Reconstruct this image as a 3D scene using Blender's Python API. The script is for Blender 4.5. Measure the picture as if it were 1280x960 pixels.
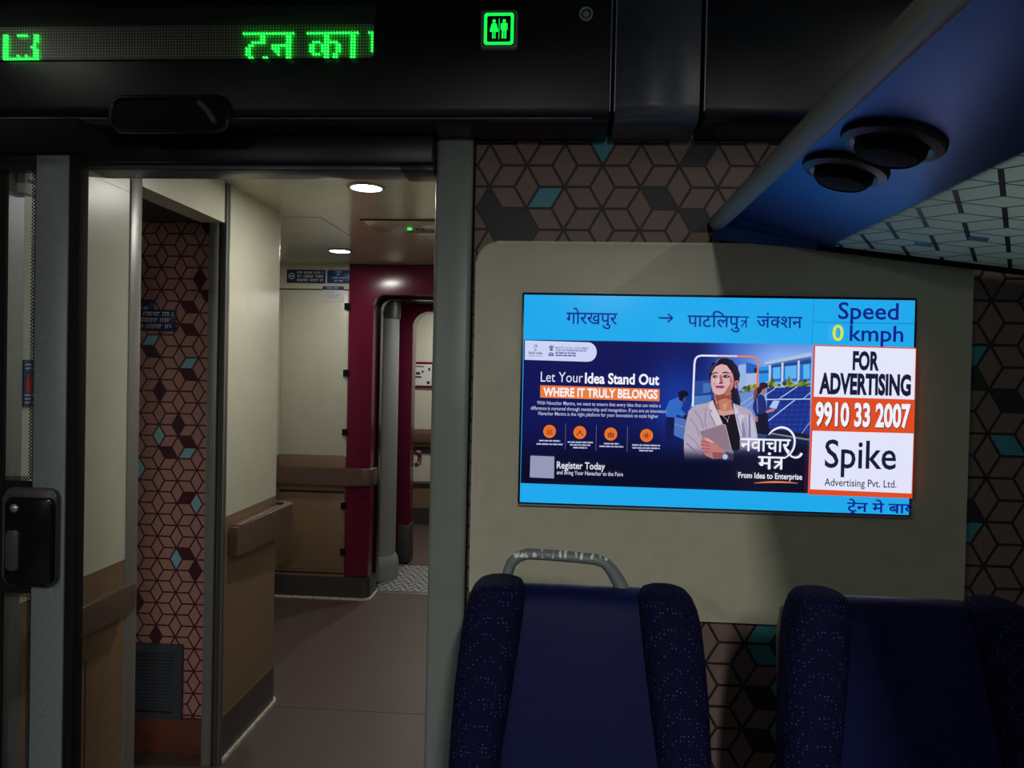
import bpy, bmesh, math, random
from math import sin, cos, pi, radians, sqrt
from mathutils import Vector, Matrix
from mathutils.geometry import tessellate_polygon

S = bpy.context.scene
C = S.collection
for _o in list(bpy.data.objects):
    bpy.data.objects.remove(_o)

# ------------------------------------------------------------------ camera, world, light, exposure
EYE = Vector((0, 0, 1.5))
YAW, PITCH, ROLL, FOC = radians(3.9), radians(-.85), radians(1.25), 960.0
_f = Vector((-sin(YAW)*cos(PITCH), cos(YAW)*cos(PITCH), sin(PITCH)))
_r0 = Vector((cos(YAW), sin(YAW), 0)); _u0 = _r0.cross(_f)
_r = _r0*cos(ROLL) + _u0*sin(ROLL); _u = -_r0*sin(ROLL) + _u0*cos(ROLL)
cam = bpy.data.cameras.new('camera'); cam.sensor_width = 36; cam.lens = 36*FOC/1280
cam.clip_start = .05
co = bpy.data.objects.new('camera', cam); C.objects.link(co)
co.matrix_world = Matrix(((_r.x, _u.x, -_f.x, EYE.x), (_r.y, _u.y, -_f.y, EYE.y), (_r.z, _u.z, -_f.z, EYE.z), (0, 0, 0, 1)))
S.camera = co

w = bpy.data.worlds.new('world'); S.world = w; w.use_nodes = True
w.node_tree.nodes['Background'].inputs[0].default_value = (.55, .65, 1, 1)
w.node_tree.nodes['Background'].inputs[1].default_value = .006
VS = S.view_settings
VS.view_transform = 'Standard'; VS.look = 'None'; VS.gamma = 1; VS.use_curve_mapping = False; VS.exposure = 0
SALOON_POWER = 58.0
VEST_POWER = 6.2
SCREEN_GAIN = 1.0

# ------------------------------------------------------------------ helpers
def lin(c):
    return tuple(((v/255)/12.92 if v/255 <= .04045 else ((v/255+.055)/1.055)**2.4) for v in c[:3])

def mat(name, col, rough=.5, metal=0, spec=.5, noise=0, nscale=60, bump=0, bscale=200, emit=0, coat=0):
    m = bpy.data.materials.new(name); m.use_nodes = True
    nt = m.node_tree; b = nt.nodes['Principled BSDF']
    c = lin(col)
    b.inputs['Base Color'].default_value = (*c, 1)
    b.inputs['Roughness'].default_value = rough; b.inputs['Metallic'].default_value = metal
    b.inputs['Specular IOR Level'].default_value = spec
    b.inputs['Coat Weight'].default_value = coat
    if emit:
        b.inputs['Emission Color'].default_value = (*c, 1); b.inputs['Emission Strength'].default_value = emit
    if noise or bump:
        tc = nt.nodes.new('ShaderNodeTexCoord')
    if noise:
        n = nt.nodes.new('ShaderNodeTexNoise'); n.inputs['Scale'].default_value = nscale; n.inputs['Detail'].default_value = 5
        nt.links.new(tc.outputs['Object'], n.inputs['Vector'])
        r = nt.nodes.new('ShaderNodeValToRGB')
        r.color_ramp.elements[0].position = .3; r.color_ramp.elements[1].position = .7
        r.color_ramp.elements[0].color = (*[v*(1-noise) for v in c], 1)
        r.color_ramp.elements[1].color = (*[min(1, v*(1+noise)) for v in c], 1)
        nt.links.new(n.outputs['Fac'], r.inputs['Fac']); nt.links.new(r.outputs['Color'], b.inputs['Base Color'])
    if bump:
        n2 = nt.nodes.new('ShaderNodeTexNoise'); n2.inputs['Scale'].default_value = bscale; n2.inputs['Detail'].default_value = 3
        nt.links.new(tc.outputs['Object'], n2.inputs['Vector'])
        bp = nt.nodes.new('ShaderNodeBump'); bp.inputs['Strength'].default_value = bump; bp.inputs['Distance'].default_value = .002
        nt.links.new(n2.outputs['Fac'], bp.inputs['Height']); nt.links.new(bp.outputs['Normal'], b.inputs['Normal'])
    return m

M = {}
M['black'] = mat('black_plastic', (14, 15, 18), .36, spec=.5, noise=.15, nscale=90, bump=.12, bscale=500)
M['black_matt'] = mat('black_rubber', (14, 14, 16), .8, spec=.2)
M['black_gloss'] = mat('black_gloss', (16, 17, 20), .22)
M['charcoal'] = mat('charcoal_plastic', (78, 83, 96), .32, noise=.15, nscale=30, bump=.1, bscale=400)
M['cream'] = mat('cream_laminate', (204, 203, 186), .32, noise=.03, nscale=12)
M['cream_panel'] = mat('cream_moulding', (200, 198, 176), .42, noise=.04, nscale=25, bump=.08, bscale=600)
M['cream_ceiling'] = mat('cream_ceiling', (192, 188, 166), .16, noise=.05, nscale=5, bump=.35, bscale=4)
M['dado'] = mat('brown_laminate', (128, 104, 80), .42, noise=.08, nscale=30)
M['rail'] = mat('mauve_brown_rail', (100, 80, 72), .3, noise=.06, nscale=50)
M['skirt'] = mat('dark_grey_skirting', (60, 59, 58), .42, noise=.08, nscale=60)
M['sealant'] = mat('white_sealant', (196, 192, 172), .6, noise=.45, nscale=70)
M['jamb'] = mat('grey_green_paint', (132, 142, 138), .38, noise=.05, nscale=8)
M['steel'] = mat('brushed_aluminium', (150, 154, 158), .36, metal=.7, noise=.06, nscale=40)
M['post'] = mat('satin_grey_post', (138, 138, 135), .38, metal=.3, noise=.05, nscale=40)
M['post_dark'] = mat('dark_grey_post', (92, 92, 90), .4, metal=.3)
M['stile'] = mat('grey_door_stile', (116, 124, 126), .45, metal=.2, noise=.12, nscale=180)
M['floor'] = mat('speckled_brown_vinyl', (84, 68, 63), .5, noise=.4, nscale=330)
M['floor_saloon'] = mat('grey_vinyl', (70, 70, 74), .5, noise=.2, nscale=260)
M['seam'] = mat('dark_joint', (26, 22, 20), .7)
M['maroon'] = mat('maroon_gloss', (104, 24, 54), .2, noise=.05, nscale=6)
M['maroon_dark'] = mat('maroon_edge', (96, 14, 46), .26)
M['bellows'] = mat('grey_bellows', (140, 144, 142), .55, noise=.06, nscale=120)
M['tread'] = mat('pale_tread', (196, 196, 192), .4, metal=.2)
M['tread_dark'] = mat('tread_gap', (92, 94, 96), .5)
M['wp_line'] = mat('wallpaper_line', (32, 24, 27), .55)
M['wp_tile'] = mat('wallpaper_tile', (128, 106, 100), .55, noise=.07, nscale=160)
M['wp_dark'] = mat('wallpaper_dark_tile', (34, 33, 39), .5)
M['wp_teal'] = mat('wallpaper_teal_tile', (64, 148, 166), .5)
M['nw_line'] = mat('niche_line', (78, 26, 36), .5)
M['nw_tile'] = mat('niche_tile', (178, 130, 121), .5, noise=.07, nscale=160)
M['nw_dark'] = mat('niche_dark_tile', (72, 20, 40), .5)
M['nw_teal'] = mat('niche_teal_tile', (134, 186, 196), .5)
M['red_brown'] = mat('red_brown_base', (104, 58, 44), .34, noise=.2, nscale=20)
M['vent'] = mat('blue_grey_vent', (62, 66, 76), .45)
M['white'] = mat('white_plastic', (214, 214, 214), .4)
M['sign_dark'] = mat('dark_sign', (30, 44, 84), .35)
M['sign_blue'] = mat('blue_sign', (30, 62, 122), .35)
M['sign_ink'] = mat('white_ink', (214, 218, 222), .5)
M['ink'] = mat('black_ink', (24, 24, 26), .5)
M['red'] = mat('red_print', (200, 52, 44), .45)
M['yellow_ink'] = mat('yellow_ink', (206, 190, 90), .5)
M['rack'] = mat('rack_satin', (34, 84, 150), .38, metal=.75, bump=.08, bscale=500)  # blue base tint stands in for the screen's glow on the underside
M['rack_lip'] = mat('rack_lip', (150, 148, 138), .5, bump=.15, bscale=700)
M['rack_line'] = mat('etched_line', (34, 44, 46), .5)
M['leather'] = mat('navy_leather', (15, 20, 66), .55, spec=.12, bump=.25, bscale=600, noise=.08, nscale=40)
M['shell'] = mat('seat_shell', (60, 62, 74), .4)
M['frame_metal'] = mat('seat_frame', (90, 92, 96), .4, metal=.6)
M['bezel'] = mat('tv_bezel', (14, 15, 22), .25)
M['lens'] = mat('lamp_lens', (255, 252, 242), .4, emit=14)
M['green_led'] = mat('green_led', (30, 255, 70), .4, emit=3)
M['dot_lit'] = mat('lit_dot', (24, 255, 60), .4, emit=6.0)
M['sign_green'] = mat('lit_green', (24, 250, 84), .4, emit=1.0)

def rhomb_seat_fabric():
    m = bpy.data.materials.new('dotted_navy_fabric'); m.use_nodes = True
    nt = m.node_tree; b = nt.nodes['Principled BSDF']; b.inputs['Roughness'].default_value = .85
    b.inputs['Specular IOR Level'].default_value = .12
    tc = nt.nodes.new('ShaderNodeTexCoord'); v = nt.nodes.new('ShaderNodeTexVoronoi')
    v.inputs['Scale'].default_value = 140; v.inputs['Randomness'].default_value = .4
    nt.links.new(tc.outputs['Object'], v.inputs['Vector'])
    r = nt.nodes.new('ShaderNodeValToRGB')
    r.color_ramp.elements[0].position = .13; r.color_ramp.elements[1].position = .21
    r.color_ramp.elements[0].color = (*lin((70, 78, 132)), 1); r.color_ramp.elements[1].color = (*lin((9, 10, 44)), 1)
    nt.links.new(v.outputs['Distance'], r.inputs['Fac']); nt.links.new(r.outputs['Color'], b.inputs['Base Color'])
    return m
M['fabric'] = rhomb_seat_fabric()

def streaked_metal():  # grey tube turning white in streaks towards its top
    m = mat('streaked_grey_handle', (112, 120, 122), .5)
    nt = m.node_tree; b = nt.nodes['Principled BSDF']
    tc = nt.nodes.new('ShaderNodeTexCoord'); mp = nt.nodes.new('ShaderNodeMapping'); mp.inputs['Scale'].default_value = (150, 30, 40)
    n = nt.nodes.new('ShaderNodeTexNoise'); n.inputs['Scale'].default_value = 1; n.inputs['Detail'].default_value = 4
    sx = nt.nodes.new('ShaderNodeSeparateXYZ'); mr = nt.nodes.new('ShaderNodeMapRange')
    mr.inputs['From Min'].default_value = 1.130; mr.inputs['From Max'].default_value = 1.142
    mul = nt.nodes.new('ShaderNodeMath'); mul.operation = 'MULTIPLY'
    r = nt.nodes.new('ShaderNodeValToRGB'); r.color_ramp.elements[0].position = .53; r.color_ramp.elements[1].position = .60
    r.color_ramp.elements[0].color = (*lin((108, 118, 120)), 1); r.color_ramp.elements[1].color = (*lin((226, 226, 224)), 1)
    L = nt.links.new
    L(tc.outputs['Object'], mp.inputs['Vector']); L(mp.outputs['Vector'], n.inputs['Vector'])
    L(tc.outputs['Object'], sx.inputs['Vector']); L(sx.outputs['Z'], mr.inputs['Value'])
    L(n.outputs['Fac'], mul.inputs[0]); L(mr.outputs['Result'], mul.inputs[1])
    L(mul.outputs[0], r.inputs['Fac']); L(r.outputs['Color'], b.inputs['Base Color'])
    return m
M['handle'] = streaked_metal()

def glass_mat(name, tint=(.95, .97, .97)):
    m = bpy.data.materials.new(name); m.use_nodes = True; nt = m.node_tree
    nt.nodes.remove(nt.nodes['Principled BSDF']); out = nt.nodes['Material Output']
    t = nt.nodes.new('ShaderNodeBsdfTransparent'); t.inputs[0].default_value = (*tint, 1)
    g = nt.nodes.new('ShaderNodeBsdfGlossy'); g.inputs['Roughness'].default_value = .03
    fr = nt.nodes.new('ShaderNodeFresnel'); fr.inputs[0].default_value = 1.45
    mx = nt.nodes.new('ShaderNodeMixShader')
    nt.links.new(fr.outputs[0], mx.inputs[0]); nt.links.new(t.outputs[0], mx.inputs[1]); nt.links.new(g.outputs[0], mx.inputs[2])
    nt.links.new(mx.outputs[0], out.inputs['Surface'])
    return m
M['glass'] = glass_mat('door_glass')

def frit_mat():
    m = bpy.data.materials.new('dotted_frit'); m.use_nodes = True; nt = m.node_tree
    b = nt.nodes['Principled BSDF']; b.inputs['Base Color'].default_value = (.008, .008, .01, 1); b.inputs['Roughness'].default_value = .3
    out = nt.nodes['Material Output']
    tc = nt.nodes.new('ShaderNodeTexCoord'); mp = nt.nodes.new('ShaderNodeMapping')
    mp.inputs['Rotation'].default_value = (0, radians(45), 0); mp.inputs['Scale'].default_value = (185, 185, 185)
    sx = nt.nodes.new('ShaderNodeSeparateXYZ')
    L = nt.links.new
    L(tc.outputs['Object'], mp.inputs['Vector']); L(mp.outputs['Vector'], sx.inputs['Vector'])
    acc = []
    for a in ('X', 'Z'):
        fr = nt.nodes.new('ShaderNodeMath'); fr.operation = 'FRACT'; L(sx.outputs[a], fr.inputs[0])
        sb = nt.nodes.new('ShaderNodeMath'); sb.operation = 'SUBTRACT'; sb.inputs[1].default_value = .5; L(fr.outputs[0], sb.inputs[0])
        sq = nt.nodes.new('ShaderNodeMath'); sq.operation = 'MULTIPLY'; L(sb.outputs[0], sq.inputs[0]); L(sb.outputs[0], sq.inputs[1])
        acc.append(sq)
    ad = nt.nodes.new('ShaderNodeMath'); L(acc[0].outputs[0], ad.inputs[0]); L(acc[1].outputs[0], ad.inputs[1])
    lt = nt.nodes.new('ShaderNodeMath'); lt.operation = 'LESS_THAN'; lt.inputs[1].default_value = .12; L(ad.outputs[0], lt.inputs[0])
    tr = nt.nodes.new('ShaderNodeBsdfTransparent'); mx = nt.nodes.new('ShaderNodeMixShader')
    L(lt.outputs[0], mx.inputs[0]); L(b.outputs[0], mx.inputs[1]); L(tr.outputs[0], mx.inputs[2]); L(mx.outputs[0], out.inputs['Surface'])
    return m
M['frit'] = frit_mat()

def frosted():
    m = bpy.data.materials.new('frosted_rack_glass'); m.use_nodes = True; nt = m.node_tree
    nt.nodes.remove(nt.nodes['Principled BSDF']); out = nt.nodes['Material Output']
    d = nt.nodes.new('ShaderNodeBsdfDiffuse'); d.inputs[0].default_value = (*lin((214, 228, 224)), 1)
    t = nt.nodes.new('ShaderNodeBsdfTranslucent'); t.inputs[0].default_value = (*lin((214, 232, 228)), 1)
    mx = nt.nodes.new('ShaderNodeMixShader'); mx.inputs[0].default_value = .6
    nt.links.new(d.outputs[0], mx.inputs[1]); nt.links.new(t.outputs[0], mx.inputs[2]); nt.links.new(mx.outputs[0], out.inputs['Surface'])
    return m
M['frosted'] = frosted()

def matrix_panel():
    m = bpy.data.materials.new('unlit_dot_matrix'); m.use_nodes = True; nt = m.node_tree
    b = nt.nodes['Principled BSDF']; b.inputs['Roughness'].default_value = .45
    tc = nt.nodes.new('ShaderNodeTexCoord'); sx = nt.nodes.new('ShaderNodeSeparateXYZ'); L = nt.links.new
    L(tc.outputs['Object'], sx.inputs['Vector']); acc = []
    for a, off in (('X', .797), ('Z', -2.310)):
        s = nt.nodes.new('ShaderNodeMath'); s.operation = 'ADD'; s.inputs[1].default_value = off; L(sx.outputs[a], s.inputs[0])
        k = nt.nodes.new('ShaderNodeMath'); k.operation = 'DIVIDE'; k.inputs[1].default_value = .0072; L(s.outputs[0], k.inputs[0])
        k2 = nt.nodes.new('ShaderNodeMath'); k2.operation = 'ADD'; k2.inputs[1].default_value = 100.5; L(k.outputs[0], k2.inputs[0])
        fr = nt.nodes.new('ShaderNodeMath'); fr.operation = 'FRACT'; L(k2.outputs[0], fr.inputs[0])
        sb = nt.nodes.new('ShaderNodeMath'); sb.operation = 'SUBTRACT'; sb.inputs[1].default_value = .5; L(fr.outputs[0], sb.inputs[0])
        sq = nt.nodes.new('ShaderNodeMath'); sq.operation = 'MULTIPLY'; L(sb.outputs[0], sq.inputs[0]); L(sb.outputs[0], sq.inputs[1]); acc.append(sq)
    ad = nt.nodes.new('ShaderNodeMath'); L(acc[0].outputs[0], ad.inputs[0]); L(acc[1].outputs[0], ad.inputs[1])
    r = nt.nodes.new('ShaderNodeValToRGB'); r.color_ramp.elements[0].position = .07; r.color_ramp.elements[1].position = .16
    r.color_ramp.elements[0].color = (*lin((170, 170, 150)), 1); r.color_ramp.elements[1].color = (*lin((74, 76, 70)), 1)
    L(ad.outputs[0], r.inputs['Fac']); L(r.outputs['Color'], b.inputs['Base Color'])
    return m
M['dots_off'] = matrix_panel()
M['display_glass'] = mat('display_glass', (58, 62, 60), .3)
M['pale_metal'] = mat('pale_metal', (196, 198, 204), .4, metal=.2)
M['sign_frame'] = mat('sign_frame', (176, 178, 172), .5)

BASE = {}
class MB:
    def __init__(s): s.bm = bmesh.new(); s.mats = []
    def mi(s, m):
        m = M[m] if isinstance(m, str) else m
        if m not in s.mats: s.mats.append(m)
        return s.mats.index(m)
    def face(s, pts, m):
        vs = [s.bm.verts.new(p) for p in pts]
        f = s.bm.faces.new(vs); f.material_index = s.mi(m); return f
    def box(s, x0, x1, y0, y1, z0, z1, m, bev=0, seg=2):
        i = s.mi(m)
        v = [s.bm.verts.new((x, y, z)) for x in (x0, x1) for y in (y0, y1) for z in (z0, z1)]
        fs = []
        for q in ((0, 1, 3, 2), (4, 6, 7, 5), (0, 4, 5, 1), (2, 3, 7, 6), (0, 2, 6, 4), (1, 5, 7, 3)):
            f = s.bm.faces.new([v[k] for k in q]); f.material_index = i; fs.append(f)
        if bev:
            es = list({e for f in fs for e in f.edges})
            bmesh.ops.bevel(s.bm, geom=es, offset=bev, segments=seg, affect='EDGES', profile=.5)
        return s
    def prism(s, pts, ax, a, b, m, bev=0, seg=2, capbev=False):
        i = s.mi(m)
        def P(p, t): return (t, p[0], p[1]) if ax == 'x' else (p[0], t, p[1]) if ax == 'y' else (p[0], p[1], t)
        A = [s.bm.verts.new(P(p, a)) for p in pts]; B = [s.bm.verts.new(P(p, b)) for p in pts]
        n = len(pts); fs = []
        for k in range(n):
            f = s.bm.faces.new([A[k], A[(k+1) % n], B[(k+1) % n], B[k]]); f.material_index = i; fs.append(f)
        ca = s.bm.faces.new(A[::-1]); cb = s.bm.faces.new(B); ca.material_index = cb.material_index = i
        if bev:
            es = list({e for f in (ca, cb) for e in f.edges})
            bmesh.ops.bevel(s.bm, geom=es, offset=bev, segments=seg, affect='EDGES', profile=.5)
        return s
    def loft(s, rings, m, cap=True):
        i = s.mi(m)
        R = [[s.bm.verts.new(p) for p in r] for r in rings]; n = len(R[0])
        for a, b in zip(R, R[1:]):
            for k in range(n):
                f = s.bm.faces.new([a[k], a[(k+1) % n], b[(k+1) % n], b[k]]); f.material_index = i
        if cap:
            for r in (R[0][::-1], R[-1]):
                f = s.bm.faces.new(r); f.material_index = i
        return s
    def tube(s, pts, r, m, n=12, ry=None):
        pts = [Vector(p) for p in pts]; rings = []
        rr = r if isinstance(r, (list, tuple)) else [r]*len(pts)
        up = None
        for k, p in enumerate(pts):
            t = (pts[min(k+1, len(pts)-1)] - pts[max(k-1, 0)]).normalized()
            if up is None:
                up = Vector((0, 1, 0)) if abs(t.y) < .9 else Vector((0, 0, 1))
            sd = t.cross(up).normalized(); up2 = sd.cross(t).normalized(); up = up2
            q = ry if ry else 1
            rings.append([p + sd*cos(2*pi*j/n)*rr[k] + up2*sin(2*pi*j/n)*rr[k]*q for j in range(n)])
        return s.loft(rings, m)
    def lathe(s, prof, c, m, n=32, ax='z'):
        rings = []
        for r, h in prof:
            ring = []
            for j in range(n):
                a = 2*pi*j/n; u, v = cos(a)*max(r, 1e-4), sin(a)*max(r, 1e-4)
                p = (u, v, h) if ax == 'z' else (u, h, v) if ax == 'y' else (h, u, v)
                ring.append(Vector(c) + Vector(p))
            rings.append(ring)
        return s.loft(rings, m)
    def build(s, name, parent=None, smooth=35, label=None, cat=None, group=None, kind=None, local=False):
        bmesh.ops.recalc_face_normals(s.bm, faces=list(s.bm.faces))
        me = bpy.data.meshes.new(name); 
        if parent is not None:
            base = BASE[parent.name]
        else:
            xs = [v.co for v in s.bm.verts]
            mn = [min(v[k] for v in xs) for k in range(3)]; mx = [max(v[k] for v in xs) for k in range(3)]
            base = Vector(((mn[0]+mx[0])/2, (mn[1]+mx[1])/2, mn[2]))
        keep = [(M['fabric'], 0), (M['handle'], 0)]
        if not local:
            bmesh.ops.translate(s.bm, verts=list(s.bm.verts), vec=-base)
        s.bm.to_mesh(me); s.bm.free()
        for m in s.mats: me.materials.append(m)
        if smooth:
            for p in me.polygons: p.use_smooth = True
            me.set_sharp_from_angle(angle=radians(smooth))
        o = bpy.data.objects.new(name, me); C.objects.link(o)
        if parent is not None:
            o.parent = parent; BASE[o.name] = base
        else:
            o.location = base; BASE[o.name] = base
        if label: o['label'] = label
        if cat: o['category'] = cat
        if group: o['group'] = group
        if kind: o['kind'] = kind
        return o

def thing(name, label, cat, loc, group=None, kind=None):
    o = bpy.data.objects.new(name, None); C.objects.link(o); o.location = loc; o.empty_display_size = .1
    BASE[o.name] = Vector(loc)
    if label: o['label'] = label
    if cat: o['category'] = cat
    if group: o['group'] = group
    if kind: o['kind'] = kind
    return o

def rrect(x0, x1, z0, z1, r, n=6, corners=(1, 1, 1, 1)):
    """rounded rectangle, corners order: bl, br, tr, tl"""
    pts = []
    for k, (cx, cz, a0) in enumerate(((x0+r, z0+r, pi), (x1-r, z0+r, 1.5*pi), (x1-r, z1-r, 0), (x0+r, z1-r, .5*pi))):
        if corners[k]:
            pts += [(cx + r*cos(a0 + j*pi/2/n), cz + r*sin(a0 + j*pi/2/n)) for j in range(n+1)]
        else:
            pts.append(((x0, z0), (x1, z0), (x1, z1), (x0, z1))[k])
    return pts

def clip(poly, a, b, c):
    """keep a*x+b*y<=c"""
    out = []; n = len(poly)
    for k in range(n):
        p, q = poly[k], poly[(k+1) % n]
        dp, dq = a*p[0]+b*p[1]-c, a*q[0]+b*q[1]-c
        if dp <= 0: out.append(p)
        if dp*dq < 0:
            t = dp/(dp-dq); out.append((p[0]+(q[0]-p[0])*t, p[1]+(q[1]-p[1])*t))
    return out

def clip_rect(poly, r):
    for a, b, c in ((-1, 0, -r[0]), (1, 0, r[1]), (0, -1, -r[2]), (0, 1, r[3])):
        poly = clip(poly, a, b, c)
        if len(poly) < 3: return []
    return poly

def rhombi(rect, star, dx, dz):
    """rhombille cells over rect; star lattice half steps dx, dz"""
    ni0, ni1 = int((rect[0]-star[0])/dx)-3, int((rect[1]-star[0])/dx)+3
    nj0, nj1 = int((rect[2]-star[1])/dz)-4, int((rect[3]-star[1])/dz)+4
    ex, hx, hz = dx*2/3, dx/3, dz          # edges: (ex,0) and (hx,+-hz)
    for i in range(ni0, ni1):
        for j in range(nj0, nj1):
            if (i+j) % 2: continue
            P = (star[0]+i*dx, star[1]+j*dz)
            E = [(ex, 0), (hx, hz), (-hx, hz), (-ex, 0)]
            for k in range(3):
                e, g = E[k], E[k+1]
                yield [P, (P[0]+e[0], P[1]+e[1]), (P[0]+e[0]+g[0], P[1]+e[1]+g[1]), (P[0]+g[0], P[1]+g[1])], P, e

def wallpaper(mb, rect, star, dx, dz, place, dark, teal, names, t):
    cells = [c for c, _, _ in rhombi(rect, star, dx, dz)]
    cen = [(sum(p[0] for p in c)/4, sum(p[1] for p in c)/4) for c in cells]
    pick = {}
    for lst, nm in ((dark, names[1]), (teal, names[2])):
        for q in lst:
            k = min(range(len(cells)), key=lambda n: (cen[n][0]-q[0])**2+(cen[n][1]-q[1])**2)
            pick[k] = nm
    inr = dx*2/3*.433
    for k, c in enumerate(cells):
        nm = pick.get(k, names[0])
        f = 1 - t/2/inr if nm != names[1] else 1.0
        c2 = clip_rect([(cen[k][0]+(p[0]-cen[k][0])*f, cen[k][1]+(p[1]-cen[k][1])*f) for p in c], rect)
        if len(c2) >= 3: mb.face([place(p) for p in c2], nm)

# ------------------------------------------------------------------ setting: saloon end wall
DARK = [(-.206, 1.936), (-.106, 1.88), (-.157, 1.906), (-.155, 1.85), (.235, 1.957), (.324, 1.902), (.33, 2.064), (1.036, 1.505), (1.112, 1.461),
        (1.033, 1.183), (.554, .806), (.513, .678), (.511, .575)]
TEAL = [(-.061, 1.957), (.083, 2.095), (1.039, 1.569), (1.111, 1.346), (1.034, 1.131), (.501, .828), (.514, .788), (.548, .709), (.543, .595)]
mb = MB()
mb.box(-.32, 1.44, 2.0006, 2.06, 0, 2.45, 'wp_line')
wallpaper(mb, (-.247, 1.42, .0, 2.12), (-.109, 2.039), .0975, .0555, lambda p: (p[0], 2.0, p[1]), DARK, TEAL, ('wp_tile', 'wp_dark', 'wp_teal'), .0068)
mb.build('wall_end', smooth=0, kind='structure')

mb = MB().box(-.345, -.247, 1.975, 2.075, 0, 2.16, 'jamb', .012, 3)
mb.build('trim_2', kind='structure')
MB().box(-.249, -.243, 1.985, 2.0, 0, 2.12, 'black_matt').build('trim_3', kind='structure')
# door header
mb = MB().box(-1.30, -.345, 1.935, 2.07, 2.026, 2.099, 'black', .006)
mb.box(-1.34, -.42, 1.955, 2.05, 2.012, 2.026, 'charcoal', .002)
mb.box(-.43, -.345, 1.945, 2.05, 2.008, 2.028, 'black', .003)
mb.build('trim_4', kind='structure')
MB().box(-2.0, -1.06, 1.60, 1.72, 1.955, 2.032, 'black_matt', .006).build('trim_1', kind='structure')
# floors
MB().box(-2.4, 1.44, -2.6, 2.03, -.04, 0, 'floor_saloon').build('floor', smooth=0, kind='structure')
MB().box(-2.05, -.2, 2.034, 3.296, -.04, 0, 'floor').build('floor.001', smooth=0, kind='structure')
MB().box(-2.05, -.2, 3.3, 5.06, -.04, 0, 'floor').build('floor.002', smooth=0, kind='structure')
MB().box(-2.05, -.2, 2.03, 5.06, -.05, -.004, 'seam').build('floor.003', smooth=0, kind='structure')
MB().box(-2.1, -.1, 5.86, 7.5, -.04, 0, 'floor').build('floor.004', smooth=0, kind='structure')
# saloon side wall and ceiling
MB().box(1.44, 1.5, -2.6, 2.06, 0, 2.45, 'cream').build('wall_right', smooth=0, kind='structure')
MB().box(-2.4, 1.5, -2.6, 2.06, 2.45, 2.5, 'charcoal').build('ceiling', smooth=0, kind='structure')

# ------------------------------------------------------------------ setting: vestibule
def skirt_poly(x_in, x_f, y0, y1, r, off):
    x = x_f + off; yy = y1 + off
    return [(x_in, y0), (x, y0), (x, y1-r)] + [(x-r-off + (r+off)*cos(a), y1-r + (r+off)*sin(a)) for a in [k*pi/16 for k in range(1, 8)]] + [(x-r-off, yy), (x_in, yy)]
XL = -1.27
mb = MB().box(-1.33, XL, 1.646, 2.156, .93, 2.0, 'cream').box(-1.33, XL, 1.94, 2.156, 1.999, 2.18, 'cream').box(-1.33, XL, 1.646, 2.156, 0, .9295, 'dado')
mb.box(-1.3, XL+.004, 1.66, 1.716, 0, 1.89, 'steel', .001)
mb.box(-1.3, XL+.0008, 1.9745, 1.9775, .15, .70, 'seam')
mb.build('wall_left', smooth=0, kind='structure')
MB().box(-1.34, XL+.004, 2.156, 2.216, 0, 2.18, 'post', .004).build('trim_5', kind='structure')
mb = MB().box(-1.36, XL, 2.216, 2.775, 2.032, 2.18, 'cream')
mb.build('wall_left_lintel', smooth=0, kind='structure')
mb = MB().box(-1.328, -1.291, 2.772, 2.845, 0, 2.06, 'post', .004)
mb.box(-1.291, -1.283, 2.785, 2.845, 0, 2.06, 'seam')
mb.box(-1.283, XL+.010, 2.776, 2.806, 0, 2.18, 'post_dark', .003)
mb.build('trim_6', kind='structure')
mb = MB()
mb.prism(skirt_poly(-1.335, XL, 2.80, 3.37, .045, 0), 'z', .93, 2.18, 'cream')
mb.prism(skirt_poly(-1.335, XL, 2.80, 3.37, .045, 0), 'z', .15, .93, 'dado')
mb.build('wall_left.001', kind='structure')
mb = MB().prism(skirt_poly(-1.335, XL, 2.802, 3.37, .045, .004), 'z', 0, .165, 'skirt')
mb.build('baseboard_left', kind='structure')
mb = MB().prism(skirt_poly(-1.335, XL, 2.804, 3.37, .045, .016), 'z', 0, .013, 'sealant')
mb.build('trim_7', kind='structure')
# niche
ND = [(-1.405, 1.828), (-1.372, 1.77), (-1.443, 1.722), (-1.437, 1.639), (-1.59, 1.556), (-1.431, 1.467), (-1.546, 1.399), (-1.461, 1.276), (-1.376, 2.015),
      (-1.424, 1.214), (-1.496, 1.169), (-1.409, 1.002), (-1.444, .775), (-1.409, .702), (-1.626, .569), (-1.542, .448)]
NT = [(-1.593, 1.596), (-1.43, 1.51), (-1.539, 1.229), (-1.42, 1.168), (-1.613, 1.1), (-1.413, .958), (-1.48, .764)]
mb = MB().box(-2.05, -1.342, 2.8606, 2.9, 0, 2.12, 'nw_line')
wallpaper(mb, (-2.0, -1.342, .138, 2.05), (-1.479, 1.746), .0765, .0432, lambda p: (p[0], 2.86, p[1]), ND, NT, ('nw_tile', 'nw_dark', 'nw_teal'), .0062)
mb.build('wall_niche', smooth=0, kind='structure')
MB().box(-2.05, -1.345, 2.848, 2.86, 0, .136, 'red_brown', .002).build('baseboard_niche', kind='structure')
MB().box(-2.05, -1.36, 2.216, 2.86, 2.052, 2.09, 'skirt').build('ceiling_niche', smooth=0, kind='structure')
MB().box(-2.1, -2.05, 2.02, 5.0, 0, 2.2, 'cream').build('wall_outer', smooth=0, kind='structure')
# right hand vestibule wall
mb = MB().box(-.25, -.2, 2.075, 5.0, .93, 2.2, 'cream').box(-.25, -.2, 2.075, 5.0, .0, .9295, 'dado')
mb.build('wall_right.001', smooth=0, kind='structure')
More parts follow.
